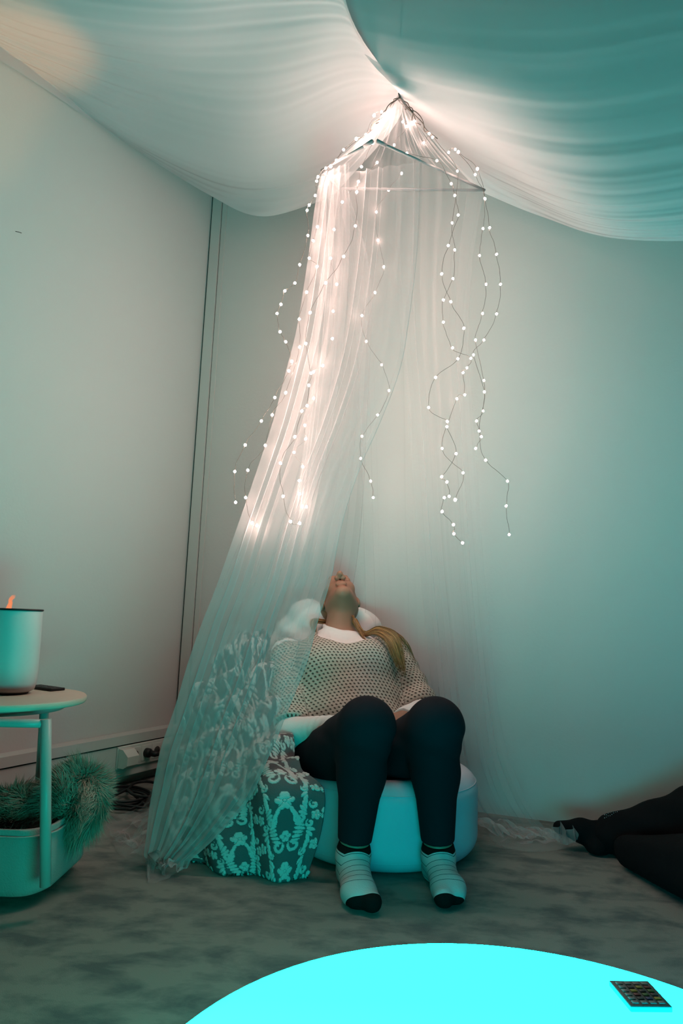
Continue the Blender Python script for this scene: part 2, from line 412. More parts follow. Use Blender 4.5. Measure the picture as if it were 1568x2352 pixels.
for k in range(NVc):
    t = k/(NVc-1); tt = t**1.08
    base = APEX*(1-tt)+rp_*tt
    rad = base-(APEX*(1-tt)+cen*tt); rad = rad/(np.linalg.norm(rad, axis=1, keepdims=True)+1e-6)
    pl = noise1(s_*2*math.pi*6, 41, 3, 3)*.012*math.sin(math.pi*min(1, t*.85+.1))
    V.append(base+rad*pl[:, None]-UZ*(.035*math.sin(math.pi*t)))
V = np.array(V).reshape(-1, 3)
Fc = [(i*n_+j, i*n_+(j+1) % n_, (i+1)*n_+(j+1) % n_, (i+1)*n_+j) for i in range(NVc-1) for j in range(n_)]
mesh_obj('canopy_top', V, Fc, M_tulle_fine, can)

def curtain(name, rows, seed, mt, nu=260, nv=150, pleats=16, amp=.02, hem=False):
    """rows: (left px, left py, left d, right px, right py, right d); cloth runs between both edges with uneven pleats"""
    L = crom(np.array([P(*r[:3]) for r in rows]), nv); R = crom(np.array([P(*r[3:]) for r in rows]), nv)
    u = np.linspace(0, 1, nu)[None]; v = np.linspace(0, 1, nv)[:, None]
    ph = u*pleats*2*math.pi+1.2*noise1(u*2*math.pi, seed, 3, 2.0)+.35*noise2(u*3, v*2, seed+1, 2)*v
    uu = u+.35/(pleats*2*math.pi)*np.sin(2*ph+.5)+.02*noise2(u*5, v*1.5, seed+2, 2)*v
    uu[:, 0] = 0; uu[:, -1] = 1; uu = np.clip(uu, -.01, 1.01)
    X = L[:, None]*(1-uu[..., None])+R[:, None]*uu[..., None]
    a = amp*(.6+.1*v)*(.55+.45*noise1(u*2*math.pi, seed+3, 2, 2.5))*np.minimum(1, 6*np.minimum(u, 1-u)+.25)
    X[..., 1] += a*np.sin(ph); X[..., 0] += .35*a*np.cos(1.7*ph+1)
    X[..., 1] += .012*noise2(u*9, v*14, seed+4, 3)*v**2
    X[..., 0] += .005*noise2(u*9, v*16, seed+6, 3)*v**2
    z = X[..., 2]; X[..., 2] = np.where(z < .03, .008+np.abs(z-.03)*.12+.012*(1+noise2(u*30, v*40, seed+5, 2)), z)
    o = mesh_obj(name, X.reshape(-1, 3), grid_faces(nv, nu), mt, can)
    dn_ = np.interp(np.linspace(0, 1, nv), [0, .3, .5, .7, 1], [.36, .44, .85, 1.3, 1.4]); attr(o, 'net_share', np.repeat(dn_, nu))
    if hem: mesh_obj('selvedge', *tube(X[4:, -1], .0006, 5), M_selv, o)
    return o
# left curtain, front layer: from the front rod round to the left corner, pulled aside over the woman's right arm
lf = [(735, 405, 2.13, 962, 372, 2.07), (722, 480, 2.13, 962, 470, 2.07), (706, 600, 2.12, 955, 600, 2.06), (682, 750, 2.11, 936, 750, 2.06), (657, 850, 2.10, 917, 850, 2.06),
      (626, 970, 2.09, 872, 970, 2.06), (590, 1080, 2.08, 824, 1080, 2.07), (548, 1200, 2.07, 786, 1200, 2.08), (502, 1330, 2.06, 760, 1330, 2.09),
      (462, 1430, 2.05, 728, 1430, 2.08), (427, 1530, 2.04, 700, 1530, 2.06), (394, 1640, 2.03, 655, 1640, 2.03), (368, 1730, 2.02, 618, 1735, 2.00),
      (350, 1830, 2.02, 575, 1830, 1.98), (338, 1920, 2.03, 500, 1920, 1.97), (328, 1985, 2.03, 425, 1988, 1.97), (345, 2022, 1.97, 405, 2012, 1.95)]
curtain('curtain_panel', lf, 101, M_tulle_thick, pleats=8, amp=.017, hem=True)
# a fold of the same cloth whose bright selvedge runs in front of the blanket
lf2 = [(738, 400, 2.14, 800, 372, 2.1), (735, 600, 2.14, 800, 600, 2.12), (715, 850, 2.13, 780, 850, 2.12), (690, 1080, 2.13, 740, 1080, 2.12), (645, 1280, 2.12, 690, 1280, 2.12),
       (560, 1400, 2.10, 622, 1420, 2.10), (470, 1520, 2.08, 590, 1500, 2.08), (410, 1640, 2.06, 545, 1600, 2.06), (370, 1740, 2.06, 500, 1680, 2.06), (345, 1840, 2.08, 440, 1800, 2.05), (300, 1930, 2.12, 420, 1900, 2.05), (262, 1945, 2.2, 400, 1985, 2.0)]
curtain('curtain_panel', lf2, 131, M_tulle, pleats=4, amp=.012, nu=140, hem=True)
# left curtain, rear layer
lb = [(738, 400, 2.16, 800, 440, 2.33), (715, 600, 2.2, 850, 620, 2.4), (690, 800, 2.25, 850, 800, 2.5), (640, 1000, 2.3, 840, 1000, 2.6), (575, 1180, 2.38, 830, 1180, 2.7),
      (510, 1340, 2.45, 810, 1340, 2.78), (455, 1480, 2.55, 770, 1480, 2.82), (410, 1620, 2.55, 640, 1640, 2.74), (372, 1740, 2.52, 560, 1740, 2.72), (330, 1850, 2.45, 520, 1840, 2.6), (250, 1905, 2.33, 480, 1900, 2.4)]
curtain('curtain_panel', lb, 151, M_tulle, pleats=6, amp=.016, nu=180)
# right curtain, front layer falling behind the woman
rf = [(905, 345, 2.06, 1113, 440, 2.24), (908, 480, 2.08, 1105, 480, 2.25), (910, 600, 2.1, 1086, 600, 2.27), (920, 760, 2.14, 1076, 760, 2.29), (932, 900, 2.2, 1083, 900, 2.3), (946, 1080, 2.3, 1096, 1080, 2.33),
      (964, 1300, 2.5, 1112, 1300, 2.40), (985, 1500, 2.64, 1130, 1500, 2.45), (1000, 1650, 2.66, 1148, 1650, 2.47), (1012, 1750, 2.65, 1172, 1750, 2.46), (1040, 1850, 2.6, 1215, 1850, 2.43),
      (1085, 1905, 2.5, 1262, 1915, 2.40), (1125, 1940, 2.36, 1298, 1945, 2.33)]
curtain('curtain_panel', rf, 171, M_tulle_side, pleats=6, amp=.016, nu=200)
# back panel
bk = [(785, 437, 2.3, 1110, 445, 2.26), (800, 600, 2.38, 1075, 600, 2.33), (820, 800, 2.46, 1060, 800, 2.4), (830, 1000, 2.55, 1060, 1000, 2.47), (835, 1200, 2.64, 1065, 1200, 2.52), (840, 1400, 2.72, 1080, 1400, 2.56),
      (840, 1600, 2.75, 1095, 1600, 2.58), (850, 1800, 2.74, 1120, 1800, 2.56), (860, 1875, 2.68, 1170, 1895, 2.48)]
curtain('curtain_panel', bk, 191, M_tulle_fine, pleats=7, amp=.012, nu=200)
# crumpled hem lying on the carpet
def puddle(name, pts, seed, h):
    pts = np.array(pts, float); c = pts.mean(0); n = 120; q = crom(np.vstack([pts, pts[:1]]), n)
    rr = np.linspace(0, 1, 30); X = []
    for r in rr:
        w = c+(q-c)*r; 
        for i in range(n):
            p = onz(w[i, 0], w[i, 1], .004); z = .006+h*(1-r**3)*(.55+.5*noise2(p[0]*60, p[1]*60, seed, 3))
            X.append((p[0]+.004*math.sin(i*.9+r*7), p[1], max(.004, float(z))))
    return mesh_obj(name, X, grid_faces(30, n), M_tulle, can)
puddle('curtain_hem', [(245, 1892), (330, 1885), (420, 1920), (440, 1975), (400, 2010), (345, 2030), (335, 1990), (275, 1965), (255, 1925)], 3, .03)
puddle('curtain_hem', [(1120, 1915), (1210, 1900), (1290, 1915), (1310, 1945), (1230, 1958), (1150, 1945)], 5, .02)
# ruffled end sticking up against the black sock
q = np.array([P(1268, 1925, 2.27), P(1285, 1935, 2.25), P(1300, 1940, 2.25), P(1318, 1935, 2.25), P(1326, 1928, 2.26)]); t_ = np.array([P(1270, 1903, 2.27), P(1290, 1890, 2.25), P(1298, 1912, 2.23), P(1315, 1897, 2.24), P(1324, 1912, 2.26)])
a_ = crom(q, 70); b2 = crom(t_, 70); X = []
for k in range(16):
    t = k/15; w = a_*(1-t)+b2*t; w[:, 1] += .014*np.sin(np.linspace(0, 22, 70)+t*2)*(.3+t); X.append(w)
rf_o = mesh_obj('curtain_ruffle', np.array(X).reshape(-1, 3), grid_faces(16, 70), M_tulle_thick, can); attr(rf_o, 'net_share', np.full(16*70, .6))

# ------------------------------------------------------------------ fairy lights
bm = bmesh.new(); bmesh.ops.create_icosphere(bm, subdivisions=1, radius=1.0); bm.verts.index_update()
ICO = ([tuple(v.co) for v in bm.verts], [tuple(v.index for v in f.verts) for f in bm.faces]); bm.free()
bulb_me = bpy.data.meshes.new('bulb'); bulb_me.from_pydata([(x*.0041, y*.0041, z*.0047) for x, y, z in ICO[0]], [], ICO[1])
bulb_me.polygons.foreach_set('use_smooth', [True]*len(bulb_me.polygons)); bulb_me.materials.append(M_bulb)
bulb_dim = bulb_me.copy(); bulb_dim.materials[0] = M_bulb_dim
LG = 'warm white fairy light strings on the net canopy'
def strand(pts, d0, d1, label, big=(), seed=0):
    pts = np.array(pts, float); n = len(pts)
    dd = np.interp(np.linspace(0, 1, n), [0, .25, 1], [2.13, d0, d1]) if pts[0, 1] < 330 else np.linspace(d0, d1, n)
    r = np.random.default_rng(seed)
    W3 = [P(x, y, d+r.uniform(-.012, .012)) for (x, y), d in zip(pts, dd)]
    root = thing('fairy_light_string', label, 'fairy lights', W3[0], LG)
    path = crom(np.array(W3), n*9)
    k = np.arange(len(path)); jit = np.stack([np.sin(k*.7+seed), np.sin(k*.53+2+seed), np.sin(k*.61+4)], 1)*.0022
    path = path+jit*(np.sin(np.pi*(k % 9)/9.0)[:, None])
    mesh_obj('wire', *tube(path, .00065, 5), M_wire, root)
    for i, w in enumerate(W3):
        o = bpy.data.objects.new('bulb', bulb_dim if seed >= 6 else bulb_me); COL.objects.link(o); o.parent = root
        o.location = tuple(w-np.array(root.location)); o.rotation_euler = (r.uniform(-.6, .6), r.uniform(-.6, .6), 0)
        if i in big: o.scale = (1.3, 1.3, 1.3)
strand([(876, 257), (859, 265), (840, 309), (818, 319), (789, 344), (772, 368), (748, 386), (730, 406), (727, 416), (724, 449), (710, 471), (705, 483), (707, 541), (688, 608), (677, 650), (654, 668), (645, 699), (636, 720), (643, 762), (656, 785), (670, 830), (663, 852), (631, 913), (600, 967), (563, 1022), (539, 1083), (541, 1154)],
       2.10, 2.04, 'fairy light string at the far left, bowing out beside the net', (1, 3), 1)
strand([(887, 260), (886, 274), (866, 289), (759, 382), (729, 521), (719, 553), (710, 593), (728, 612), (704, 671), (687, 733), (688, 797), (656, 902), (625, 953), (609, 1023), (569, 1080), (564, 1143), (579, 1201), (590, 1207)],
       2.09, 2.02, 'fairy light string inside the left edge of the net, ending in two close bulbs', (3,), 2)
strand([(856, 328), (830, 383), (823, 417), (819, 441), (816, 519), (789, 589), (748, 650), (712, 718), (702, 789), (714, 857), (709, 885), (705, 932), (693, 944), (677, 1003), (644, 1064), (650, 1140), (667, 1198), (688, 1202)],
       2.02, 2.00, 'fairy light string with a plainly visible wavy wire on the left front of the net', (0,), 3)
strand([(866, 373), (786, 464), (767, 527), (759, 593), (773, 653), (765, 715), (763, 778), (741, 840), (720, 854), (720, 915), (700, 977), (702, 1008), (675, 1039), (695, 1072), (687, 1104), (688, 1134), (694, 1164), (703, 1164)],
       2.18, 2.14, 'fairy light string inside the net, left of the middle', (), 4)
strand([(922, 398), (892, 437), (864, 487), (868, 552), (881, 613), (861, 672), (831, 725), (841, 784), (876, 838), (893, 897), (867, 953), (831, 1002), (828, 1053), (851, 1105), (857, 1143)],
       2.30, 2.48, 'fairy light string hanging alone down the middle behind the net', (), 5)
strand([(925, 280), (934, 290), (905, 333), (934, 352), (1003, 369), (1036, 422), (1044, 449), (1052, 494), (1029, 564), (1014, 629), (1035, 693), (1065, 754), (1051, 824), (1000, 867), (984, 936), (1027, 968), (1026, 980), (1047, 1042), (1014, 1095), (1026, 1107), (1031, 1140), (1020, 1143), (1015, 1175), (1041, 1205), (1042, 1226), (1062, 1247)],
       2.06, 2.05, 'fairy light string with a visible zigzag wire on the right front of the net', (), 6)
strand([(946, 284), (952, 278), (973, 328), (985, 307), (993, 315), (1050, 393), (1038, 512), (1044, 574), (1040, 640), (1018, 689), (1018, 740), (1039, 799), (1081, 823), (1072, 845), (1063, 856), (1067, 907), (1049, 916), (1015, 1030), (1063, 1086), (1045, 1148)],
       2.13, 2.26, 'fairy light string inside the right half of the net, one bigger glow at its end', (19,), 7)
strand([(1030, 350), (1045, 343), (1091, 401), (1113, 456), (1109, 525), (1101, 587), (1116, 653), (1108, 720), (1092, 781), (1111, 874), (1109, 944), (1094, 967), (1105, 1003), (1092, 1030)],
       2.15, 2.24, 'fairy light string close along the right edge of the net', (), 8)
strand([(1052, 349), (1096, 388), (1114, 457), (1124, 523), (1140, 584), (1149, 653), (1140, 721), (1111, 781), (1087, 815), (1112, 900), (1100, 990), (1115, 1057), (1165, 1105), (1162, 1162), (1169, 1228)],
       2.16, 2.20, 'fairy light string at the far right, its tail hanging clear of the net', (0, 1), 9)
mbw = MB()                              # twisted leads bunched at the peak
for k in range(7):
    e = P(*[(845, 300), (860, 290), (875, 268), (950, 270), (985, 300), (965, 290), (1000, 318)][k], 2.12); a = APEX-UZ*.01
    pts = [a*(1-t)+e*t+np.array([.006*math.sin(t*14+k), .01*math.cos(t*9+k), .008*math.sin(t*11+2*k)]) for t in np.linspace(0, 1, 24)]
    mbw.add(*tube(pts, .0016, 5))
tag(mbw.build('lead_wire', M_wire), 'brown twisted lead wires of the fairy lights bunched at the canopy peak', 'wire')

# ------------------------------------------------------------------ glowing table in front
TC = np.array([.174, .596, 0]); TR = .357; TZ = .30
gt = thing('glowing_table', 'round light-up table glowing bright cyan in the foreground', 'table', TC)
prof = [(.02, TZ+.0004), (TR-.03, TZ+.0004), (TR-.012, TZ-.003), (TR-.003, TZ-.012), (TR, TZ-.03), (TR-.004, TZ-.12), (TR-.015, .06), (TR-.03, .02), (TR-.05, .018)]
o = mesh_obj('glowing_shell', *lathe(prof[::-1], TC, 96), M_led, gt); o['label'] = 'glowing cyan shell'
mesh_obj('base', *lathe([(TR-.06, 0), (TR-.06, .017), (.05, .017)], TC, 64), M_plastic, gt)
def remote(corners, z, th, bodymat, label, cols, rows, hues):
    c = [onz(x, y, z) for x, y in corners]; o_ = c[0]; ux = ((c[1]-c[0])+(c[2]-c[3]))/2; uy = ((c[3]-c[0])+(c[2]-c[1]))/2
    lx, ly = np.linalg.norm(ux), np.linalg.norm(uy); ux /= lx; uy -= ux*(uy@ux); uy /= np.linalg.norm(uy); uz = np.array([0, 0, 1.0])
    ce = (c[0]+c[1]+c[2]+c[3])/4; ce = ce.copy(); 
    rt = thing('remote_control', label, 'remote control', (ce[0], ce[1], z))
    mesh_obj('body', *rbox((ce[0], ce[1], z+th/2+.0004), (lx/2, ly/2, th/2), (ux, uy, uz), .0012), bodymat, rt)
    for i in range(cols):
        for j in range(rows):
            p = ce+ux*lx*((i+.5)/cols-.5)*.84+uy*ly*((j+.5)/rows-.5)*.86+uz*(th+.0006)
            p[2] = z+th+.0006
            mesh_obj('button', *rbox(p, (lx/cols*.3, ly/rows*.3, .0007), (ux, uy, uz), .0003, 1), hues[(i*7+j*3) % len(hues)] if not callable(hues) else hues(i, j), rt)
bt = [mat('button_%s' % n, c, .5) for n, c in (('white', (.20, .20, .20)), ('red', (.13, .02, .02)), ('green', (.05, .12, .03)), ('blue', (.02, .03, .10)), ('yellow', (.28, .24, .03)), ('grey', (.04, .04, .04)))]
M_remote = mat('remote_grey', (.07, .075, .075), .5)
remote([(1401, 2265), (1493, 2267), (1540, 2327), (1445, 2327)], TZ, .006, M_remote, 'small flat keypad remote lying on the glowing cyan table', 4, 6,
       lambda i, j: bt[0] if j in (0, 5) or i == 0 else bt[(1, 2, 3, 4)[(i+j) % 4]] if (i+2*j) % 3 else bt[5])

# ------------------------------------------------------------------ side table and what stands on it
ZT = .468; SC = np.array([-.885, 1.86, 0]); SR = float(np.linalg.norm(onz(190, 1602, ZT)[:2]-SC[:2]))
st = thing('side_table', 'round side table with tubular legs at the left wall', 'table', SC)
mesh_obj('table_top', *lathe([(.01, ZT-.017), (SR-.003, ZT-.017), (SR, ZT-.014), (SR, ZT-.003), (SR-.003, ZT), (.01, ZT)], SC, 80), M_top, st)
mesh_obj('under_rim', *lathe([(.01, ZT-.034), (SR-.055, ZT-.034), (SR-.040, ZT-.022), (SR-.036, ZT-.0172), (.01, ZT-.0172)], SC, 72), M_metal, st)
L1t = P(106, 1650, 1.68); L1 = np.array([L1t[0], 1.68]); L1b = P(103, 2050, 1.68)
def leg(x, y, bx, by, name, x1):
    pts = [(x, y, ZT-.03), (x*.5+x1*.5, y, .25), (x1, y, .07)]; x = x1+[(x+(bx-x)*.10*(1-math.cos(a)), y+(by-y)*.10*(1-math.cos(a)), .07-.056*math.sin(a)) for a in np.linspace(.2, math.pi/2, 7)]+[(bx, by, .014)]
    return mesh_obj(name, *tube(pts, .0125, 16), M_metal, st)
leg(L1[0], 1.68, L1[0]-.36, 1.99, 'leg', L1b[0]); L2 = P(94, 1700, 2.0); leg(L2[0], 2.0, L2[0]-.30, 1.99, 'leg', L2[0]+.015)
mesh_obj('brace', *tube([(L1[0]+.003, 1.682, ZT-.040), (L1[0]-.06, 1.672, ZT-.040), (L1[0]-.2, 1.66, ZT-.040), (L1[0]-.36, 1.68, ZT-.040)], .010, 12), M_metal, st)
s0 = P(22, 1638, 1.67); mesh_obj('screw', *lathe([(.004, 0), (.0045, .002), (.001, .003)], (L1[0]-.11, 1.685, ZT-.051), 10), M_gap, st)
DC = P(18, 1582, 1.90); DC = np.array([DC[0], DC[1], ZT]); DR = float(abs(P(85, 1520, 1.90)[0]-DC[0]))
HB = float(P(20, 1400, 1.90)[2]-ZT)
df = thing('flame_diffuser', 'white cylinder aroma diffuser with an orange mist flame on the side table', 'diffuser', DC)
mesh_obj('foot', *lathe([(DR*.72, .0005), (DR*.75, .004), (DR*.75, .009), (.01, .009)], DC, 48), M_gap, df)
mesh_obj('body', *lathe([(.01, .006), (DR*.80, .006), (DR*.93, .012), (DR*.99, .03), (DR, .06), (DR*.985, .14), (DR*.95, HB-.004), (DR*.93, HB-.001), (.02, HB-.001)], DC, 72), M_diff, df)
mesh_obj('rim', *lathe([(DR*.97, HB-.0015), (DR*.985, HB+.0005), (DR*.965, HB+.0035), (DR*.80, HB+.0035), (DR*.55, HB+.0015), (.01, HB+.001)], DC, 72), M_black, df)
M_flame = bpy.data.materials.new('lit_mist'); M_flame.use_nodes = True; nt = M_flame.node_tree; nt.nodes.clear()
e = nt.nodes.new('ShaderNodeEmission'); e.inputs[0].default_value = (1.0, .30, .13, 1); e.inputs[1].default_value = .9
t2 = nt.nodes.new('ShaderNodeBsdfTransparent'); lw = nt.nodes.new('ShaderNodeLayerWeight'); lw.inputs[0].default_value = .35
mx = nt.nodes.new('ShaderNodeMixShader'); oo = nt.nodes.new('ShaderNodeOutputMaterial')
at = nt.nodes.new('ShaderNodeAttribute'); at.attribute_name = 'fade'
fc = math_node(nt, 'MULTIPLY', math_node(nt, 'SUBTRACT', 1.0, lw.outputs['Facing']), at.outputs['Fac'])
nt.links.new(fc, mx.inputs[0]); nt.links.new(t2.outputs[0], mx.inputs[1]); nt.links.new(e.outputs[0], mx.inputs[2]); nt.links.new(mx.outputs[0], oo.inputs[0])
fp = np.array([P(19, 1402, 1.90), P(21, 1394, 1.90), P(24, 1385, 1.90), P(24, 1378, 1.90), P(29, 1372, 1.90), P(36, 1367, 1.90)])
pth = crom(fp, 40); rad = np.interp(np.linspace(0, 1, 40), [0, .15, .4, .6, .85, 1], [.0085, .0075, .0055, .005, .006, .002])
v, f = tube(pth, rad, 14); o = mesh_obj('mist_flame', v, f, M_flame, df); o['label'] = 'orange glowing mist'
attr(o, 'fade', np.repeat(np.interp(np.linspace(0, 1, 40), [0, .4, .75, 1], [1, .95, .6, .1]), 14))
lp = bpy.data.lights.new('flame_lamp', 'SPOT'); lp.energy = FLAME_SPOT_W; lp.color = (1, .42, .16); lp.spot_size = math.radians(17); lp.spot_blend = .9; lp.shadow_soft_size = .01
lo = bpy.data.objects.new('flame_lamp', lp); COL.objects.link(lo); lo.parent = df
p_ = np.array([DC[0]-.022, DC[1], ZT+HB+.012]); lo.location = tuple(p_-DC)
tgt = P(58, 118, 2.12)-p_; lo.rotation_euler = Vector(tgt).to_track_quat('-Z', 'Y').to_euler()
remote([(76, 1579), (108, 1578), (133, 1586), (101, 1590)], ZT, .0075, M_black, 'thin black remote beside the diffuser on the side table', 3, 5, lambda i, j: bt[5])

# ------------------------------------------------------------------ basket with shaggy cushions
def rrect(cx, cy, hx, hy, r, n=8):
    o = []
    for sx, sy, a0 in ((1, 1, 0), (-1, 1, 90), (-1, -1, 180), (1, -1, 270)):
        for k in range(n+1):
            a = math.radians(a0+90*k/n); o.append((cx+sx*(hx-r)+r*math.cos(a), cy+sy*(hy-r)+r*math.sin(a)))
    return np.array(o)
BX, BY = -.90, 1.872
V = []; lev = [(.014, .94), (.018, .97), (.03, .99), (.08, 1.0), (.13, 1.0), (.163, 1.0), (.166, .995), (.166, .965), (.10, .96), (.03, .95), (.026, .9)]
bz0 = .014
n_ = 36
for i, (z, s) in enumerate(lev):
    q = rrect(BX, BY, .235*s, .165*s, .075*s)
    q = q+np.array([[.003*math.sin(k*.7+z*40), .003*math.sin(k*.5+z*50)] for k in range(len(q))])*(1 if i < 6 else 0)
    V += [(x, y, z+bz0) for x, y in q]
n_ = len(q); Fc = [(i*n_+j, i*n_+(j+1) % n_, (i+1)*n_+(j+1) % n_, (i+1)*n_+j) for i in range(len(lev)-1) for j in range(n_)]
Fc += [tuple(range(n_))[::-1], tuple((len(lev)-1)*n_+j for j in range(n_))]
bs = thing('storage_basket', 'soft canvas basket on the floor under the side table', 'basket', (BX, BY, 0))
mesh_obj('body', V, Fc, M_fabric, bs)
V, Fc = [], []
for z in (.150,):
    q = rrect(BX, BY, .238, .168, .077); mesh_obj('hem', *tube([(x, y, z+bz0) for x, y in q], .0028, 6, True), M_fabric, bs)
def fur_cushion(c, r, rot, seed, n, label):
    g = np.random.default_rng(seed); root = thing('fur_cushion', label, 'cushion', c)
    R = np.array(Matrix.Rotation(rot[0], 3, 'X') @ Matrix.Rotation(rot[1], 3, 'Y') @ Matrix.Rotation(rot[2], 3, 'Z'))
    bm = bmesh.new(); bmesh.ops.create_icosphere(bm, subdivisions=4, radius=1.0); bm.verts.index_update()
    V = np.array([v.co for v in bm.verts]); Fc = [tuple(v.index for v in f.verts) for f in bm.faces]; bm.free()
    V = V*(1+.06*noise2(V[:, 0]*3, V[:, 1]*3+V[:, 2], seed, 2)[:, None])
    mesh_obj('cover', np.asarray(c)+(V*np.array(r)*.80)@R.T, Fc, M_fur, root)
    d = g.normal(size=(n, 3)); d /= np.linalg.norm(d, axis=1, keepdims=True); d = d*(1+.06*noise2(d[:, 0]*3, d[:, 1]*3+d[:, 2], seed, 2)[:, None])
    nn = d/np.array(r); nn /= np.linalg.norm(nn, axis=1, keepdims=True); base = d*np.array(r)*.79
    ln = g.uniform(.024, .042, n); fl_ = np.stack([noise2(d[:, 0]*4, d[:, 1]*4, seed+k, 2) for k in (1, 2, 3)], 1)*.55+g.normal(size=(n, 3))*.22
    tip = base+(nn+fl_)*ln[:, None]; mid = base+(nn*1.0+fl_*.35)*ln[:, None]*.55
    tip[:, 2] -= .006
    sd = np.cross(nn, g.normal(size=(n, 3))); sd /= np.linalg.norm(sd, axis=1, keepdims=True); w = .0011
    A = np.stack([base-sd*w, base+sd*w, mid+sd*w*.9, mid-sd*w*.9, tip], 1)@R.T+np.asarray(c)
    Fc = []
    for i in range(n): k = i*5; Fc += [(k, k+1, k+2, k+3), (k+3, k+2, k+4)]
    f_ = mesh_obj('fur', A.reshape(-1, 3), Fc, M_fur, root); f_['kind'] = 'stuff'
fur_cushion(P(166, 1838, 1.88), (.080, .066, .082), (0, .3, 0), 5, 17000, 'grey-brown shaggy cushion hanging over the right rim of the basket')
fur_cushion(P(40, 1880, 1.90), (.12, .075, .075), (0, -.5, 0), 9, 15000, 'grey-brown shaggy cushion lying inside the basket')

# ------------------------------------------------------------------ sockets, plugs and cable
def TPt(x, y): return on_plane(x, y, CO+NL*.055, NL)
a0, a1, b0, b1 = TPt(268, 1718), TPt(265, 1769), TPt(392, 1686), TPt(388, 1735)
zt, zb = a0[2], a1[2]; ctr = (a0+b1)/2; plen = float(np.linalg.norm((b0-a0)[:2])); zc = .122; hz = .043
U = -DL                                     # along the wall towards the corner
so = thing('socket_strip', 'white multi-gang power socket strip set in the trunking', 'socket', (a0[0], a0[1], zc-hz))
pc = a0+U*plen/2; pc = np.array([pc[0], pc[1], zc])
mesh_obj('face_plate', *rbox(pc+NL*.005, (plen/2, .005, hz), (U, NL, UZ), .003), M_plastic, so)
for k in range(5):
    c = pc+U*plen*((k+.5)/5-.5)
    mesh_obj('socket_insert', *rbox(c+NL*.0105, (plen/11.5, .0018, hz*.72), (U, NL, UZ), .0015), M_plastic, so)
    if k in (1, 3, 4):
        ax = [c+NL*.0122, c+NL*.0132]; v, f = tube(ax, min(.017, plen/13), 20); h = mesh_obj('socket_hole', v, f, M_gap, so)
ad = thing('power_adapter', 'white wedge-shaped plug-in adapter at the left end of the socket strip', 'adapter', (a0[0], a0[1], zc-hz))
ca = pc+U*plen*(.5/5-.5)+NL*.0125; w = plen/10*1.0
sh = [(-.036, .0), (.036, .0), (.034, .022), (.010, .050), (-.024, .048), (-.036, .03)]
V = []
for s in (-w, w): V += [ca+U*s+UZ*z+NL*t for z, t in sh]
n_ = len(sh); Fc = [tuple(range(n_))[::-1], tuple(range(n_, 2*n_))]+[(i, (i+1) % n_, n_+(i+1) % n_, n_+i) for i in range(n_)]
mesh_obj('housing', V, Fc, M_plastic, ad, smooth=False)
mesh_obj('rating_mark', *rbox(ca+NL*.0455-UZ*.006, (w*.5, .0004, .004), (U, NL, UZ), 0), M_trim, ad)
pp = pc+U*plen*(2.5/5-.5); 
pl = thing('power_plug', 'black round power plug in the middle of the socket strip', 'plug', (pp[0], pp[1], zc-.02))
mesh_obj('plug_head', *tube([pp+NL*.0125, pp+NL*.030, pp+NL*.036], [.019, .018, .012], 20), M_black, pl)
mesh_obj('plug_grip', *tube([pp+NL*.035, pp+NL*.060, pp+NL*.072+U*.01], [.012, .012, .008], 14), M_black, pl)
cab = MB()
loops = []
for k, (x0, x1, y0, y1) in enumerate(((205, 345, 1812, 1848), (215, 352, 1806, 1858), (200, 335, 1816, 1842), (295, 372, 1795, 1830))):
    A = [onz(x, y, .008+.007*k) for x, y in [((x0+x1)/2+(x1-x0)/2*math.cos(a), (y0+y1)/2+(y1-y0)/2*math.sin(a)) for a in np.linspace(.2+k, 2*math.pi+.2+k, 40)]]
    loops += A
loops += [onz(x, y, .008) for x, y in ((340, 1850), (362, 1838), (352, 1815))]
cb = tag(mesh_obj('power_cable', *tube(crom(np.array(loops[::2]), 400), .0052, 8), M_black), 'black cable coiled on the carpet below the socket strip', 'cable')

# ------------------------------------------------------------------ pouf, pillow
PC = np.array([.165, 2.29, 0.]); 
def sd_pouf(p):
    q = p-PC.astype(np.float32); r = np.linalg.norm(q[..., :2], axis=-1); h = .125
    d = np.stack([r-.235, np.abs(q[..., 2]-h)-.062], -1)
    s = np.linalg.norm(np.maximum(d, 0), axis=-1)+np.minimum(d.max(-1), 0)-.062
    dent = sd_ell(p, (.09, 2.27, .30), (.2, .24, .085))
    return smax(s, -dent, .05)
pf = thing('pouf_seat', 'round white pouf seat the woman sits on, its front lit cyan', 'pouf', PC)
V, Q = nets(sd_pouf, PC+np.array([-.33, -.33, -.02]), PC+np.array([.33, .33, .3]), .006)
mesh_obj('cushion', V, Q, M_pouf, pf)
for z in (.037, .214):
    rr_ = .290 if z < .1 else .2905
    q = [PC+np.array([rr_*math.cos(a), rr_*math.sin(a), z]) for a in np.linspace(0, 2*math.pi, 90, endpoint=False)]
    mesh_obj('seam', *tube(q, .0016, 5, True), M_pouf, pf)
def sd_back(p):
    a = sd_ell(p, P(735, 1485, 2.75), (.17, .085, .14))
    a = smin(a, sd_ell(p, P(800, 1440, 2.76), (.13, .07, .08)), .05)
    a = smin(a, sd_cap(p, P(632, 1478, 2.74), P(702, 1412, 2.76), .035, .065), .05)
    a = a+.004*np.sin(p[..., 0]*45+p[..., 2]*60)
    return a
pw = thing('pillow', 'plump white pillow behind the woman\'s neck', 'pillow', P(735, 1560, 2.76))
V, Q = nets(sd_back, (-.38, 2.55, .35), (.35, 2.95, .95), .007)
mesh_obj('pillow_case', V, Q, M_pillow, pw)
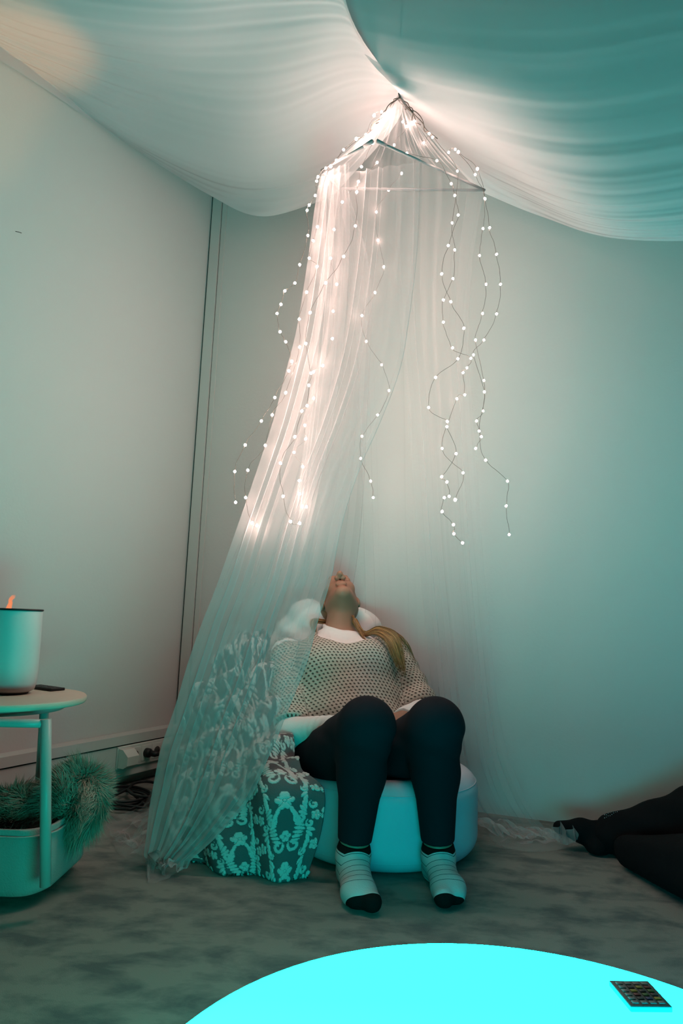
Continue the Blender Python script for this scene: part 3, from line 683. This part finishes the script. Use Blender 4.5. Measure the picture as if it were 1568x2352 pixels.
# big bean bag under the blanket carries her back
def sd_bag(p):
    a = sd_ell(p, (-.06, 2.66, .22), (.36, .16, .30)); b_ = sd_ell(p, (-.25, 2.50, .16), (.19, .19, .25))
    c = smin(a, b_, .08); fl_ = -(p[..., 2]-.003)
    return smax(c, fl_, .03)
V, Q = nets(sd_bag, (-.6, 2.2, -.03), (.45, 3.0, .65), .01)
mesh_obj('backrest', V, Q, M_pillow, pf)

# ------------------------------------------------------------------ blanket with woven scrolls
def damask(u, v):
    """1 where the raised pale pattern is; u, v in tiles"""
    def tile(x, y):
        x = np.abs(x-.5); m = np.zeros_like(x)
        def leaf(cx, cy, rx, ry, a):
            ca, sa = math.cos(a), math.sin(a); X = (x-cx)*ca+(y-cy)*sa; Y = -(x-cx)*sa+(y-cy)*ca
            t = np.clip(X/rx, -1, 1); w = ry*(1-t*t)*(1-.35*t)
            return ((np.abs(X) < rx) & (np.abs(Y) < w)).astype(float)
        for k in range(9):                       # acanthus spray
            a = .25+.33*k; m = np.maximum(m, leaf(.07+.14*math.sin(a*.9)*.9, .30+.055*k, .075, .017, 1.1-.16*k))
        for k in range(6): m = np.maximum(m, leaf(.25+.02*math.sin(k), .06+.06*k, .07, .019, 2.3-.35*k))
        for k in range(5): m = np.maximum(m, leaf(.36-.02*k, .62+.07*k, .075, .018, .3+.5*k))
        for cx, cy, R_, w in ((.20, .42, .085, .015), (.33, .52, .06, .013), (.12, .80, .09, .014), (.38, .22, .07, .013), (.27, .93, .06, .012)):
            r = np.hypot(x-cx, y-cy); th = np.arctan2(y-cy, x-cx)
            sp = np.abs(((r/R_-.16*th) % 1.0)-.5)*R_
            m = np.maximum(m, ((r < R_) & (sp < w) & (r > .012)).astype(float))
        for cx, cy, R_ in ((.0, .15, .12), (.42, .40, .075), (.0, .66, .075), (.45, .86, .08)):
            r = np.hypot(x-cx, y-cy); th = np.arctan2(y-cy, x-cx)
            pet = R_*(.62+.38*np.abs(np.cos(2.5*th+.4)))
            m = np.maximum(m, ((r < pet) & (r > R_*.26) & (np.abs(((th+.4)*2.5/math.pi) % 1-.5) < .43)).astype(float)); m = np.maximum(m, (r < R_*.17).astype(float))
        m = np.where((x > .47), m*(np.abs(np.sin(y*40)) > .3), m)
        return m
    return tile(u % 1.0, v % 1.0)
bl_rows = [
 [(560, 1474, 2.80), (578, 1466, 2.78), (596, 1464, 2.76), (612, 1466, 2.74), (626, 1476, 2.72)],
 [(502, 1530, 2.62), (532, 1502, 2.63), (560, 1495, 2.60), (592, 1500, 2.57), (640, 1535, 2.53)],
 [(452, 1612, 2.50), (498, 1582, 2.50), (540, 1572, 2.45), (590, 1582, 2.40), (660, 1625, 2.34)],
 [(424, 1692, 2.40), (478, 1662, 2.36), (540, 1662, 2.30), (602, 1682, 2.23), (672, 1722, 2.18)],
 [(405, 1780, 2.30), (468, 1752, 2.23), (540, 1748, 2.15), (610, 1752, 2.08), (690, 1768, 2.06)],
 [(395, 1870, 2.22), (460, 1850, 2.12), (540, 1835, 2.03), (632, 1802, 1.985), (742, 1808, 1.975)],
 [(400, 1930, 2.16), (474, 1930, 2.05), (560, 1925, 1.985), (640, 1912, 1.965), (738, 1905, 1.955)],
 [(412, 1985, 2.10), (490, 2008, 2.02), (575, 2026, 1.975), (640, 2032, 1.965), (705, 2022, 1.965)],
]
A = crom(np.array([[P(*q) for q in r] for r in bl_rows]), 420); A = np.swapaxes(crom(np.swapaxes(A, 0, 1), 300), 0, 1)
v = np.linspace(0, 1, 420)[:, None]; u = np.linspace(0, 1, 300)[None]
N = np.cross(np.gradient(A, axis=1), np.gradient(A, axis=0)); N /= np.linalg.norm(N, axis=-1, keepdims=True); 
N *= np.where(N[..., 1:2] > 0, -1, 1)
upper = np.clip((.62-v)/.25, 0, 1)
ridge = upper*(.030*np.sin(v*46+4*noise2(u*3, v*3, 3, 2)+2*u)+.012*noise2(u*10, v*16, 8, 3))
pleat = (1-upper)*(.020*np.sin(u*17+1.2*noise2(u*2, v*2, 17, 2)+1.5)*np.clip((v-.45)*3, 0, 1)+.004*noise2(u*12, v*12, 21, 3))
A = A+N*(ridge+pleat)[..., None]
ds_u = np.linalg.norm(np.gradient(A, axis=1), axis=-1).mean(); ds_v = np.linalg.norm(np.gradient(A, axis=0), axis=-1).mean()
U_ = u*300*ds_u/.17+.12+.05*noise2(u*6, v*8, 61, 2); V_ = v*420*ds_v/.23+.04*noise2(u*6, v*8, 62, 2); pat = damask(U_, V_+.5*np.floor(U_))
A = A+N*(pat*.0016)[..., None]
A[..., 2] = np.maximum(A[..., 2], .006)
bl = mesh_obj('patterned_blanket', A.reshape(-1, 3), grid_faces(420, 300), None)
tag(bl, 'grey plush blanket with pale floral scrolls draped over the left side of the pouf', 'blanket')
attr(bl, 'pile', pat.reshape(-1))
sm = bl.modifiers.new('thick', 'SOLIDIFY'); sm.thickness = .006; sm.offset = -1
M_bl = mat('plush_blanket', (.2, .2, .2), .95, bump=(300, .4, .003), spec=.05)
nt = M_bl.node_tree; at = nt.nodes.new('ShaderNodeAttribute'); at.attribute_name = 'pile'
mr = nt.nodes.new('ShaderNodeMix'); mr.data_type = 'RGBA'; mr.inputs[6].default_value = (.135, .12, .125, 1); mr.inputs[7].default_value = (.58, .58, .56, 1)
nt.links.new(at.outputs['Fac'], mr.inputs[0]); nt.links.new(mr.outputs[2], nt.nodes['Principled BSDF'].inputs['Base Color']); bl.data.materials.append(M_bl)

# ------------------------------------------------------------------ the woman on the pouf
ankR, kneR, hipR = P(811, 1962, 1.925), P(842, 1668, 1.90), P(752, 1750, 2.25)
ankL, kneL, hipL = P(1006, 1962, 1.965), P(1000, 1668, 1.93), P(905, 1755, 2.27)
PEL, NBK = np.array([.075, 2.33, .27]), P(772, 1452, 2.62)
shR, shL = P(658, 1505, 2.57), P(905, 1508, 2.61)
elR, wrR = P(668, 1685, 2.28), P(775, 1672, 2.16)
elL, wrL = P(972, 1640, 2.40), P(925, 1655, 2.20)
AX = nrm(NBK-PEL); TL = float(np.linalg.norm(NBK-PEL)); SD = shL-shR; SD = nrm(SD-AX*(SD@AX)); FR = np.cross(AX, SD); FR = FR if FR[1] < 0 else -FR
AXf, SDf, FRf, PELf = [x.astype(np.float32) for x in (AX, SD, FR, PEL)]
def sd_trunk(p, grow=0.0, waist=0.0):
    q = p-PELf; t = (q@AXf)/TL; tc = np.clip(t, -.12, .97)
    ru = np.interp(tc, [-.12, 0, .3, .6, .82, .97], [.13, .165, .142+waist, .158+waist*.6, .165, .075])+grow
    rv = np.interp(tc, [-.12, 0, .3, .6, .82, .97], [.09, .115, .105+waist*.4, .118, .085, .05])+grow
    u_, v_ = q@SDf, q@FRf; k = np.sqrt((u_/ru)**2+(v_/rv)**2)
    d = (k-1)*np.minimum(ru, rv); e = np.abs(t-tc)*TL
    d = np.where(e > 0, np.sqrt(np.maximum(d, 0)**2+e**2)+np.minimum(d, 0)*(e <= 0), d)
    for s in (-1, 1): d = smin(d, np.linalg.norm(p-(PEL+AX*TL*.60+SD*.072*s+FR*.072).astype(np.float32), axis=-1)-(.062+grow), .05)
    return d*.85
def sd_arm(p, s, e, w, g=0.0): return smin(sd_cap(p, s, e, .052+g, .042+g), sd_cap(p, e, w, .041+g, .028+g), .015)
def sd_leg(p, h, k, a, g=0.0):
    calf = k*.62+a*.38+np.array([0, .022, 0])
    d = smin(sd_cap(p, h, k, .098+g, .068+g), sd_cap(p, k, calf, .064+g, .056+g), .03)
    return smin(d, sd_cap(p, calf, a, .056+g, .036+g), .03)
toeR, toeL = onz(842, 2072, .026), onz(1030, 2062, .026)
def sd_foot(p, a, toe, side, g=0.0):
    heel = np.array([a[0]-(toe[0]-a[0])*.15, a[1]+.028, .034]); dirn = nrm([toe[0]-heel[0], toe[1]-heel[1], 0]); pr_ = np.array([-dirn[1], dirn[0], 0])
    ball = toe-dirn*.05; ball[2] = .03
    d = smin(sd_cap(p, a, heel, .036+g, .031+g), sd_cap(p, a+np.array([0, -.01, -.01]), ball, .036+g, .029+g), .03)
    d = smin(d, sd_cap(p, heel, ball+pr_*side*.022, .031+g, .025+g), .025)
    d = smin(d, sd_cap(p, ball, toe+pr_*side*-.012, .030+g, .022+g), .02)
    d = smin(d, sd_cap(p, ball+pr_*side*.024, toe+pr_*side*.024-dirn*.02, .024+g, .018+g), .02)
    return smax(d, -(p[..., 2]-.004), .006)
# head, thrown back
Rt = Matrix.Rotation(math.radians(-20), 3, 'Y') @ Matrix.Rotation(math.radians(-68), 3, 'X') @ Matrix.Rotation(math.radians(15), 3, 'Z')
HR = np.array(Rt)                           # columns: local axes in the room
chin_w = P(787, 1352, 2.545); HO = chin_w-HR@np.array([0, -.085, -.108])
HRf, HOf = HR.astype(np.float32), HO.astype(np.float32)
def hw(x, y, z): return HO+HR@np.array([x, y, z])
def sd_head(p):
    q = (p-HOf)@HRf
    d = sd_ell(q, (0, .020, .030), (.070, .090, .084))
    d = smin(d, sd_ell(q, (0, -.028, -.028), (.049, .062, .084)), .03)
    for s in (-1, 1):
        d = smin(d, sd_cap(q, (.044*s, .004, -.052), (.012*s, -.064, -.100), .019, .017), .025)
        d = smin(d, np.linalg.norm(q-np.array([.030*s, -.054, -.014], np.float32), axis=-1)-.025, .02)
        d = smax(d, -(np.linalg.norm(q-np.array([.031*s, -.097, .014], np.float32), axis=-1)-.013), .012)
        d = smin(d, np.linalg.norm(q-np.array([.031*s, -.074, .012], np.float32), axis=-1)-.0135, .005)
        d = smin(d, sd_ell(q, (.070*s, .012, -.004), (.008, .018, .030)), .008)
    d = smin(d, sd_cap(q, (-.028, -.082, .032), (.028, -.082, .032), .010), .014)
    d = smin(d, sd_ell(q, (0, -.074, -.100), (.020, .016, .016)), .018)
    d = smin(d, sd_cap(q, (0, -.086, .016), (0, -.116, -.021), .0095, .0118), .012)
    for s in (-1, 1): d = smin(d, np.linalg.norm(q-np.array([.0130*s, -.1015, -.026], np.float32), axis=-1)-.0092, .011)
    d = smin(d, sd_ell(q, (0, -.0885, -.0565), (.023, .0105, .0070)), .007)
    d = smin(d, sd_ell(q, (0, -.0870, -.0680), (.020, .0105, .0078)), .006)
    d = smax(d, -sd_ell(q, (0, -.100, -.0622), (.025, .012, .0016)), .002)
    for s in (-1, 1): d = smax(d, -sd_ell(q, (.0074*s, -.1075, -.0350), (.0042, .0085, .0070)), .002)
    return d
NT = hw(0, .018, -.060)
def hand(p, w, dirn, nrm_, s):
    dirn, nrm_ = nrm(dirn), nrm(nrm_); sd = np.cross(dirn, nrm_)*s; pal = w+dirn*.05
    d = sd_cap(p, w, w+dirn*.02, .026, .026)
    d = smin(d, sd_cap(p, w+dirn*.03-sd*.018, pal+dirn*.02-sd*.022, .014, .013), .018); d = smin(d, sd_cap(p, w+dirn*.03+sd*.014, pal+dirn*.02+sd*.022, .014, .013), .018)
    d = smin(d, sd_cap(p, w+dirn*.03, pal+dirn*.02, .015, .014), .015)
    for k, ln in enumerate((.036, .044, .047, .040)):
        r0 = pal+dirn*.024+sd*(-.030+.020*k); j1 = r0+dirn*ln*.8-nrm_*.008; j2 = j1+dirn*ln*.45-nrm_*.022; j3 = j2-dirn*.004-nrm_*.018
        for a, b_, ra, rb in ((r0, j1, .0093, .0085), (j1, j2, .0085, .0078), (j2, j3, .0078, .007)): d = smin(d, sd_cap(p, a, b_, ra, rb), .004)
    t0 = w+dirn*.028+sd*.026; t1 = t0+dirn*.026+sd*.024-nrm_*.008; t2_ = t1+dirn*.026+sd*.004-nrm_*.012
    d = smin(d, sd_cap(p, t0, t1, .012, .010), .012); return smin(d, sd_cap(p, t1, t2_, .010, .008), .004)
def sd_body(p):
    d = sd_trunk(p)
    d = smin(d, sd_cap(p, NBK-AX*.03, NT, .056, .050), .03); d = smin(d, sd_head(p), .018)
    for s, e, w in ((shR, elR, wrR), (shL, elL, wrL)): d = smin(d, sd_arm(p, s, e, w), .03)
    d = smin(d, hand(p, wrR, nrm(wrL+np.array([-.02, 0, .0])-wrR)+np.array([0, -.1, .05]), (0, -.6, .8), 1), .012)
    d = smin(d, hand(p, wrL, nrm(wrR-wrL)*np.array([1, 1, 1])+np.array([0, -.55, -.1]), (.1, -.7, .7), -1), .012)
    for h, k, a in ((hipR, kneR, ankR), (hipL, kneL, ankL)): d = smin(d, sd_leg(p, h, k, a), .03)
    d = smin(d, sd_foot(p, ankR, toeR, -1), .012); d = smin(d, sd_foot(p, ankL, toeL, 1), .012)
    return d
wo = thing('person', 'woman in cream knit sweater and black leggings seated with her head thrown back', 'person', (.15, 2.0, 0))
V, Q = nets(sd_body, (-.36, 1.72, -.01), (.50, 2.86, 1.02), .0032)
mesh_obj('body', V, Q, M_skin, wo)
# leggings
def sd_leggings(p):
    d = np.minimum(sd_leg(p, hipR, kneR, ankR, .006), sd_leg(p, hipL, kneL, ankL, .006))
    d = np.minimum(d, smax(sd_trunk(p, .006), ((p-PELf)@AXf)-.06, .01))
    d = smin(d, sd_cap(p, hipR+np.array([0, 0, .0]), hipL, .105, .105), .03)
    d = d+.0022*np.sin(p[..., 2]*90+p[..., 0]*30)*np.exp(-((p[..., 2]-.37)/.05)**2)
    cut = np.where(p[..., 0] < .18, ((p-ankR.astype(np.float32))@nrm(kneR-ankR).astype(np.float32)), ((p-ankL.astype(np.float32))@nrm(kneL-ankL).astype(np.float32)))
    cut = np.where((p[..., 1] < 2.12) & (p[..., 2] < .25), .034-cut, -1)
    return smax(d, cut, .004)
V, Q = nets(sd_leggings, (-.20, 1.74, .05), (.46, 2.58, .56), .0042); mesh_obj('leggings', V, Q, M_legg, wo)
# socks
M_sock = mat('sock_knit', (.62, .64, .62), .9, bump=(220, .4, .003), spec=.05); nt = M_sock.node_tree
at = nt.nodes.new('ShaderNodeAttribute'); at.attribute_name = 'run'
st_ = math_node(nt, 'LESS_THAN', math_node(nt, 'FRACT', math_node(nt, 'MULTIPLY', at.outputs['Fac'], 50.0)), .075)
band = math_node(nt, 'LESS_THAN', at.outputs['Fac'], .016); toe = math_node(nt, 'GREATER_THAN', at.outputs['Fac'], .174)
mid = math_node(nt, 'LESS_THAN', at.outputs['Fac'], .130)
dk = math_node(nt, 'MAXIMUM', math_node(nt, 'MAXIMUM', band, toe), math_node(nt, 'MULTIPLY', st_, mid))
mr = nt.nodes.new('ShaderNodeMix'); mr.data_type = 'RGBA'; mr.inputs[6].default_value = (.44, .46, .46, 1); mr.inputs[7].default_value = (.008, .008, .008, 1)
nt.links.new(dk, mr.inputs[0]); nt.links.new(mr.outputs[2], nt.nodes['Principled BSDF'].inputs['Base Color'])
for a, k, toe_, sd_ in ((ankR, kneR, toeR, -1), (ankL, kneL, toeL, 1)):
    up_ = nrm(k-a)
    def f_s(p):
        d = smin(sd_foot(p, a, toe_, sd_, .003), sd_cap(p, a, a+up_*.05, .039, .0385), .02)
        return smax(smax(d, ((p-a.astype(np.float32))@up_.astype(np.float32))-.030, .002), -(p[..., 2]-.002), .003)
    V, Q = nets(f_s, (a[0]-.12, a[1]-.2, -.01), (a[0]+.16, a[1]+.1, a[2]+.08), .0028)
    so_ = mesh_obj('sock', V, Q, M_sock, wo)
    dn = nrm([toe_[0]-a[0], toe_[1]-a[1], 0]); al = (V-a)@up_; fr_ = (V-a)@dn
    x = np.clip(fr_-.038, 0, None); run = np.clip(.032-al, 0, None)*.9+x*1.0+np.where(V[:, 2] < a[2], 0, 0)
    attr(so_, 'run', run/ (1.0)*1.0)
# white jersey shirt under the sweater: collar and forearms
def sd_shirt(p):
    d = sd_trunk(p, .007); 
    for s, e, w in ((shR, elR, wrR), (shL, elL, wrL)):
        dd = sd_arm(p, s, e, w, .010); ud = nrm(w-e).astype(np.float32); al = (p-w.astype(np.float32))@ud
        dd = dd+.0018*np.sin(al*260)*np.exp(-((al+.05)/.05)**2)
        d = smin(d, smax(dd, al+.004, .003), .02)
    nk = sd_cap(p, NBK-AX*.05, NBK+(NT-NBK)*.35, .064, .0585); d = smin(d, nk, .03)
    nd = nrm(NT-NBK+np.array([0, -.02, .05])).astype(np.float32); d = smax(d, ((p-NBK.astype(np.float32))@nd)-.022, .004)
    d = d+.0016*np.sin((p@np.array([.3, .2, .93], np.float32))*190+3*np.sin(p[..., 0]*25))*np.clip(((p-PELf)@AXf)/TL-.75, 0, .25)*4
    return d
V, Q = nets(sd_shirt, (-.34, 1.98, .12), (.46, 2.82, .80), .0042); mesh_obj('shirt', V, Q, M_shirt, wo)
# loose open-knit sweater
def sd_sweater(p):
    q = p-PELf; t = (q@AXf)/TL; u_ = q@SDf
    d = sd_trunk(p, .022, .030)
    d = d+.004*np.sin(t*26+u_*9)*np.clip(.45-t, 0, .3)*3
    for s, e, w in ((shR, elR, wrR), (shL, elL, wrL)):
        m_ = s*.08+e*.92; d2 = sd_cap(p, s, m_, .064, .066); al = (p-s.astype(np.float32))@nrm(e-s).astype(np.float32)
        d2 = d2+.0035*np.sin(al*75+p[..., 0]*18); L = float(np.linalg.norm(e-s))
        d = smin(d, smax(d2, al-L*.95, .01), .025)
    d = smax(d, -(t*TL-.005), .02)
    nk = sd_ell(p, P(797, 1446, 2.53), (.108, .16, .104), np.stack([SD, FR, AX]))
    d = smax(d, -nk, .012)
    return d
V, Q = nets(sd_sweater, (-.36, 2.05, .15), (.46, 2.86, .80), .0042)
q = V-PEL; ku = q@SD; kw = q@AX; 
for s, e in ((shR, elR), (shL, elL)):
    dA = sd_cap(V.astype(np.float32), s, e, .064, .066); sel = dA < sd_trunk(V.astype(np.float32), .022, .030); ax_ = nrm(e-s); r_ = V-s; 
    s1 = nrm(np.cross(ax_, FR)); s2 = np.cross(ax_, s1); ku = np.where(sel, np.arctan2(r_@s2, r_@s1)*.065, ku); kw = np.where(sel, r_@ax_, kw)
sw = mesh_obj('sweater', V, Q, None, wo); attr(sw, 'knit', np.stack([ku, kw, 0*ku], 1), 'FLOAT_VECTOR')
M_sw = mat('open_knit', (.62, .57, .49), .9, spec=.05); nt = M_sw.node_tree; at = nt.nodes.new('ShaderNodeAttribute'); at.attribute_name = 'knit'
sp = nt.nodes.new('ShaderNodeSeparateXYZ'); nt.links.new(at.outputs['Vector'], sp.inputs[0])
row = math_node(nt, 'MULTIPLY', sp.outputs[1], 86.0); rf_ = math_node(nt, 'FLOOR', row); fv = math_node(nt, 'SUBTRACT', math_node(nt, 'FRACT', row), .5)
cu = math_node(nt, 'ADD', math_node(nt, 'MULTIPLY', sp.outputs[0], 72.0), math_node(nt, 'MULTIPLY', math_node(nt, 'MODULO', math_node(nt, 'ADD', rf_, 1000.0), 2.0), .5))
cu = math_node(nt, 'ADD', cu, math_node(nt, 'MULTIPLY', fv, .35)); fu = math_node(nt, 'SUBTRACT', math_node(nt, 'FRACT', cu), .5)
rr = math_node(nt, 'SQRT', math_node(nt, 'ADD', math_node(nt, 'POWER', math_node(nt, 'MULTIPLY', fu, 1.25), 2.0), math_node(nt, 'POWER', fv, 2.0)))
mrg = nt.nodes.new('ShaderNodeMapRange'); mrg.inputs[1].default_value = .16; mrg.inputs[2].default_value = .33; nt.links.new(rr, mrg.inputs[0])
mr = nt.nodes.new('ShaderNodeMix'); mr.data_type = 'RGBA'; mr.inputs[6].default_value = (.09, .085, .07, 1); mr.inputs[7].default_value = (.50, .465, .40, 1)
nt.links.new(mrg.outputs[0], mr.inputs[0]); b = nt.nodes['Principled BSDF']; nt.links.new(mr.outputs[2], b.inputs['Base Color'])
bu = nt.nodes.new('ShaderNodeBump'); bu.inputs['Strength'].default_value = .9; bu.inputs['Distance'].default_value = .006; nt.links.new(mrg.outputs[0], bu.inputs['Height']); nt.links.new(bu.outputs[0], b.inputs['Normal'])
sw.data.materials.append(M_sw)
# long brown hair: behind the neck, over her left shoulder, a wisp on the other side
hb = MB(); g = np.random.default_rng(3)
tone = []
def lock(guide, n, width, depth, thick):
    gp = np.array(guide, float); m_ = 26; kk = np.linspace(0, 1, len(gp))
    T = np.gradient(gp, axis=0); side = np.cross(T, np.array([0, -1.0, .35])); side /= np.linalg.norm(side, axis=1, keepdims=True)
    w_ = np.interp(kk, np.linspace(0, 1, len(width)), width)[:, None]
    for k in range(n):
        a, b_ = np.clip(g.normal(size=2)*.5, -1.1, 1.1); b_ = a*.75+b_*.45
        off = side*w_*(a*(1-kk)+b_*kk)[:, None]+np.array([0, -1.0, .3])*depth*g.uniform(-1, 1.0)
        stop = g.uniform(.8, 1.0); q = crom(gp+off, m_*2)[:int(m_*2*stop):2]
        q = q+.0022*np.sin(np.linspace(0, 8, len(q))+a*5+g.uniform(0, .8))[:, None]*np.array([1, .3, .4])
        v, f = tube(q, np.interp(np.linspace(0, 1, len(q)), [0, .1, .7, 1], [thick*.7, thick, thick*.8, thick*.15]), 4); hb.add(v, f); tone.extend([g.uniform(0, 1)]*len(v))
lock([hw(.04, .09, -.02), P(812, 1425, 2.60), P(834, 1455, 2.54), P(866, 1448, 2.49), P(898, 1466, 2.44), P(915, 1506, 2.415), P(930, 1560, 2.40)], 420, [.010, .010, .010, .017, .027, .026, .010], .006, .0010)
lock([hw(.045, .07, -.02), P(810, 1415, 2.585), P(822, 1445, 2.54), P(835, 1465, 2.50), P(848, 1482, 2.465)], 34, [.005, .004, .004, .004, .003], .003, .0011)
lock([P(872, 1450, 2.49), P(912, 1458, 2.45), P(938, 1488, 2.44), P(956, 1530, 2.45)], 34, [.010, .008, .008, .006], .004, .0008)
lock([hw(-.045, .08, -.02), P(722, 1428, 2.60), P(724, 1456, 2.535)], 90, [.010, .014, .010], .006, .0013)
hcap = lambda p: smax(sd_ell((p-HOf)@HRf, (0, .03, .036), (.078, .096, .088)), -(((p-HOf)@HRf)[..., 1]-.03), .02)
V, Q = nets(hcap, HO-.16, HO+.16, .005); hb.add(V, Q); tone.extend([.2]*len(V))
ho = hb.build('hair', M_strand, wo); attr(ho, 'tone', tone)

# ------------------------------------------------------------------ second person, legs at the right edge
a_t, a_b, a_a = P(1284, 1900, 2.30), P(1335, 1908, 2.31), P(1385, 1922, 2.30)
k1, h1 = P(1610, 1890, 2.12), np.array([1.30, 1.35, .16]); heel = P(1372, 1948, 2.27)
a2, k2 = P(1450, 1958, 2.14), P(1660, 2010, 1.82)
h2 = np.array([1.35, 1.15, .13]); chest2 = np.array([1.75, .95, .42]); head2 = np.array([1.90, .86, .70])
def fl_cut(p, d): return smax(d, -(p[..., 2]-.004), .01)
def sd_p2(p):
    d = sd_cap(p, a_t, a_b, .016, .028); d = smin(d, sd_cap(p, a_b, a_a, .030, .036), .02); d = smin(d, sd_cap(p, a_a, heel, .035, .03), .02)
    d = smin(d, sd_cap(p, a_a, k1, .04, .062), .02); d = smin(d, sd_cap(p, k1, h1, .065, .10), .03)
    d = smin(d, sd_cap(p, a2, k2, .04, .06), .02); d = smin(d, sd_cap(p, k2, h2, .06, .1), .03); d = smin(d, sd_cap(p, h1, h2, .13, .13), .05)
    d = smin(d, sd_cap(p, (h1+h2)/2, chest2, .13, .13), .06); d = smin(d, sd_cap(p, chest2, head2-np.array([.03, 0, .1]), .07, .05), .04); d = smin(d, sd_ell(p, head2, (.08, .09, .11)), .03)
    for s in (-1, 1):
        sh_ = chest2+np.array([.0, .18*s, .05]); d = smin(d, sd_cap(p, sh_, sh_+np.array([-.1, .05*s, -.25]), .05, .04), .03); d = smin(d, sd_cap(p, sh_+np.array([-.1, .05*s, -.25]), sh_+np.array([-.28, -.02*s, -.3]), .038, .03), .02)
    return fl_cut(p, d)
def sd_p2_trousers(p):
    d = sd_cap(p, a_a+(k1-a_a)*.10, k1, .062, .098); d = smin(d, sd_cap(p, k1, h1, .098, .13), .03)
    d = smin(d, sd_cap(p, a2, k2, .050, .095), .02); d = smin(d, sd_cap(p, k2, h2, .092, .13), .03); d = smin(d, sd_cap(p, h1, h2, .15, .15), .05)
    d = d+.003*np.sin(p[..., 0]*45+p[..., 2]*60+p[..., 1]*20)
    return smax(fl_cut(p, d), p[..., 0]-1.62, .01)
def sd_p2_top(p):
    d = sd_cap(p, (h1+h2)/2+np.array([.12, 0, .05]), chest2, .155, .15)
    for s in (-1, 1):
        sh_ = chest2+np.array([.0, .18*s, .05]); e_ = sh_+np.array([-.1, .05*s, -.25]); d = smin(d, sd_cap(p, sh_, e_, .062, .052), .03); d = smin(d, sd_cap(p, e_, e_+np.array([-.14, -.05*s, -.04]), .05, .042), .02)
    return fl_cut(p, d)
p2 = thing('person', 'person in black trousers and black socks lying at the right, only the legs in view', 'person', (1.1, 1.8, 0))
V, Q = nets(sd_p2, (.68, .6, -.01), (2.15, 2.5, .9), .009); mesh_obj('body', V, Q, M_skin, p2)
V, Q = nets(sd_p2_trousers, (.68, .75, -.01), (1.75, 2.5, .45), .009); mesh_obj('trousers', V, Q, M_blacktrouser, p2)
V, Q = nets(sd_p2_top, (1.1, .5, -.01), (2.1, 1.6, .75), .012); mesh_obj('top', V, Q, M_blacktrouser, p2)
def sd_p2_sock(p):
    d = sd_cap(p, a_t, a_b, .020, .034); d = smin(d, sd_cap(p, a_b, a_a, .035, .042), .02); d = smin(d, sd_cap(p, a_a, heel, .040, .035), .02); d = smin(d, sd_cap(p, a_a, a_a+(k1-a_a)*.2, .042, .047), .02)
    return smax(d, -(p[..., 2]-.003), .01)
V, Q = nets(sd_p2_sock, (.68, 2.1, -.01), (1.0, 2.45, .25), .005); mesh_obj('sock', V, Q, M_blacktrouser, p2)
V, Q = nets(lambda p: sd_ell(p, head2+np.array([.02, 0, .03]), (.09, .1, .1)), head2-.15, head2+.16, .01); mesh_obj('hair', V, Q, M_hair, p2)
sb = MB(); g = np.random.default_rng(8)
for k in range(26):
    t = (k//2)/12.0; x, y = 1388+t*50, 1872-t*19+(k % 2)*7*(1-t)+g.uniform(-1.5, 1.5); w = None
    for d in np.linspace(1.9, 2.4, 500):
        q = P(x, y, d)
        if float(sd_p2_trousers(q[None].astype(np.float32))[0]) < .001: w = q; break
    if w is not None: r_ = g.uniform(.0007, .0012); sb.add([w+np.array(c)*r_ for c in ICO[0]], ICO[1])
if sb.v: o = sb.build('rhinestones', M_stud, p2, smooth=False); o['kind'] = 'stuff'; o['label'] = 'glittering clear stones'
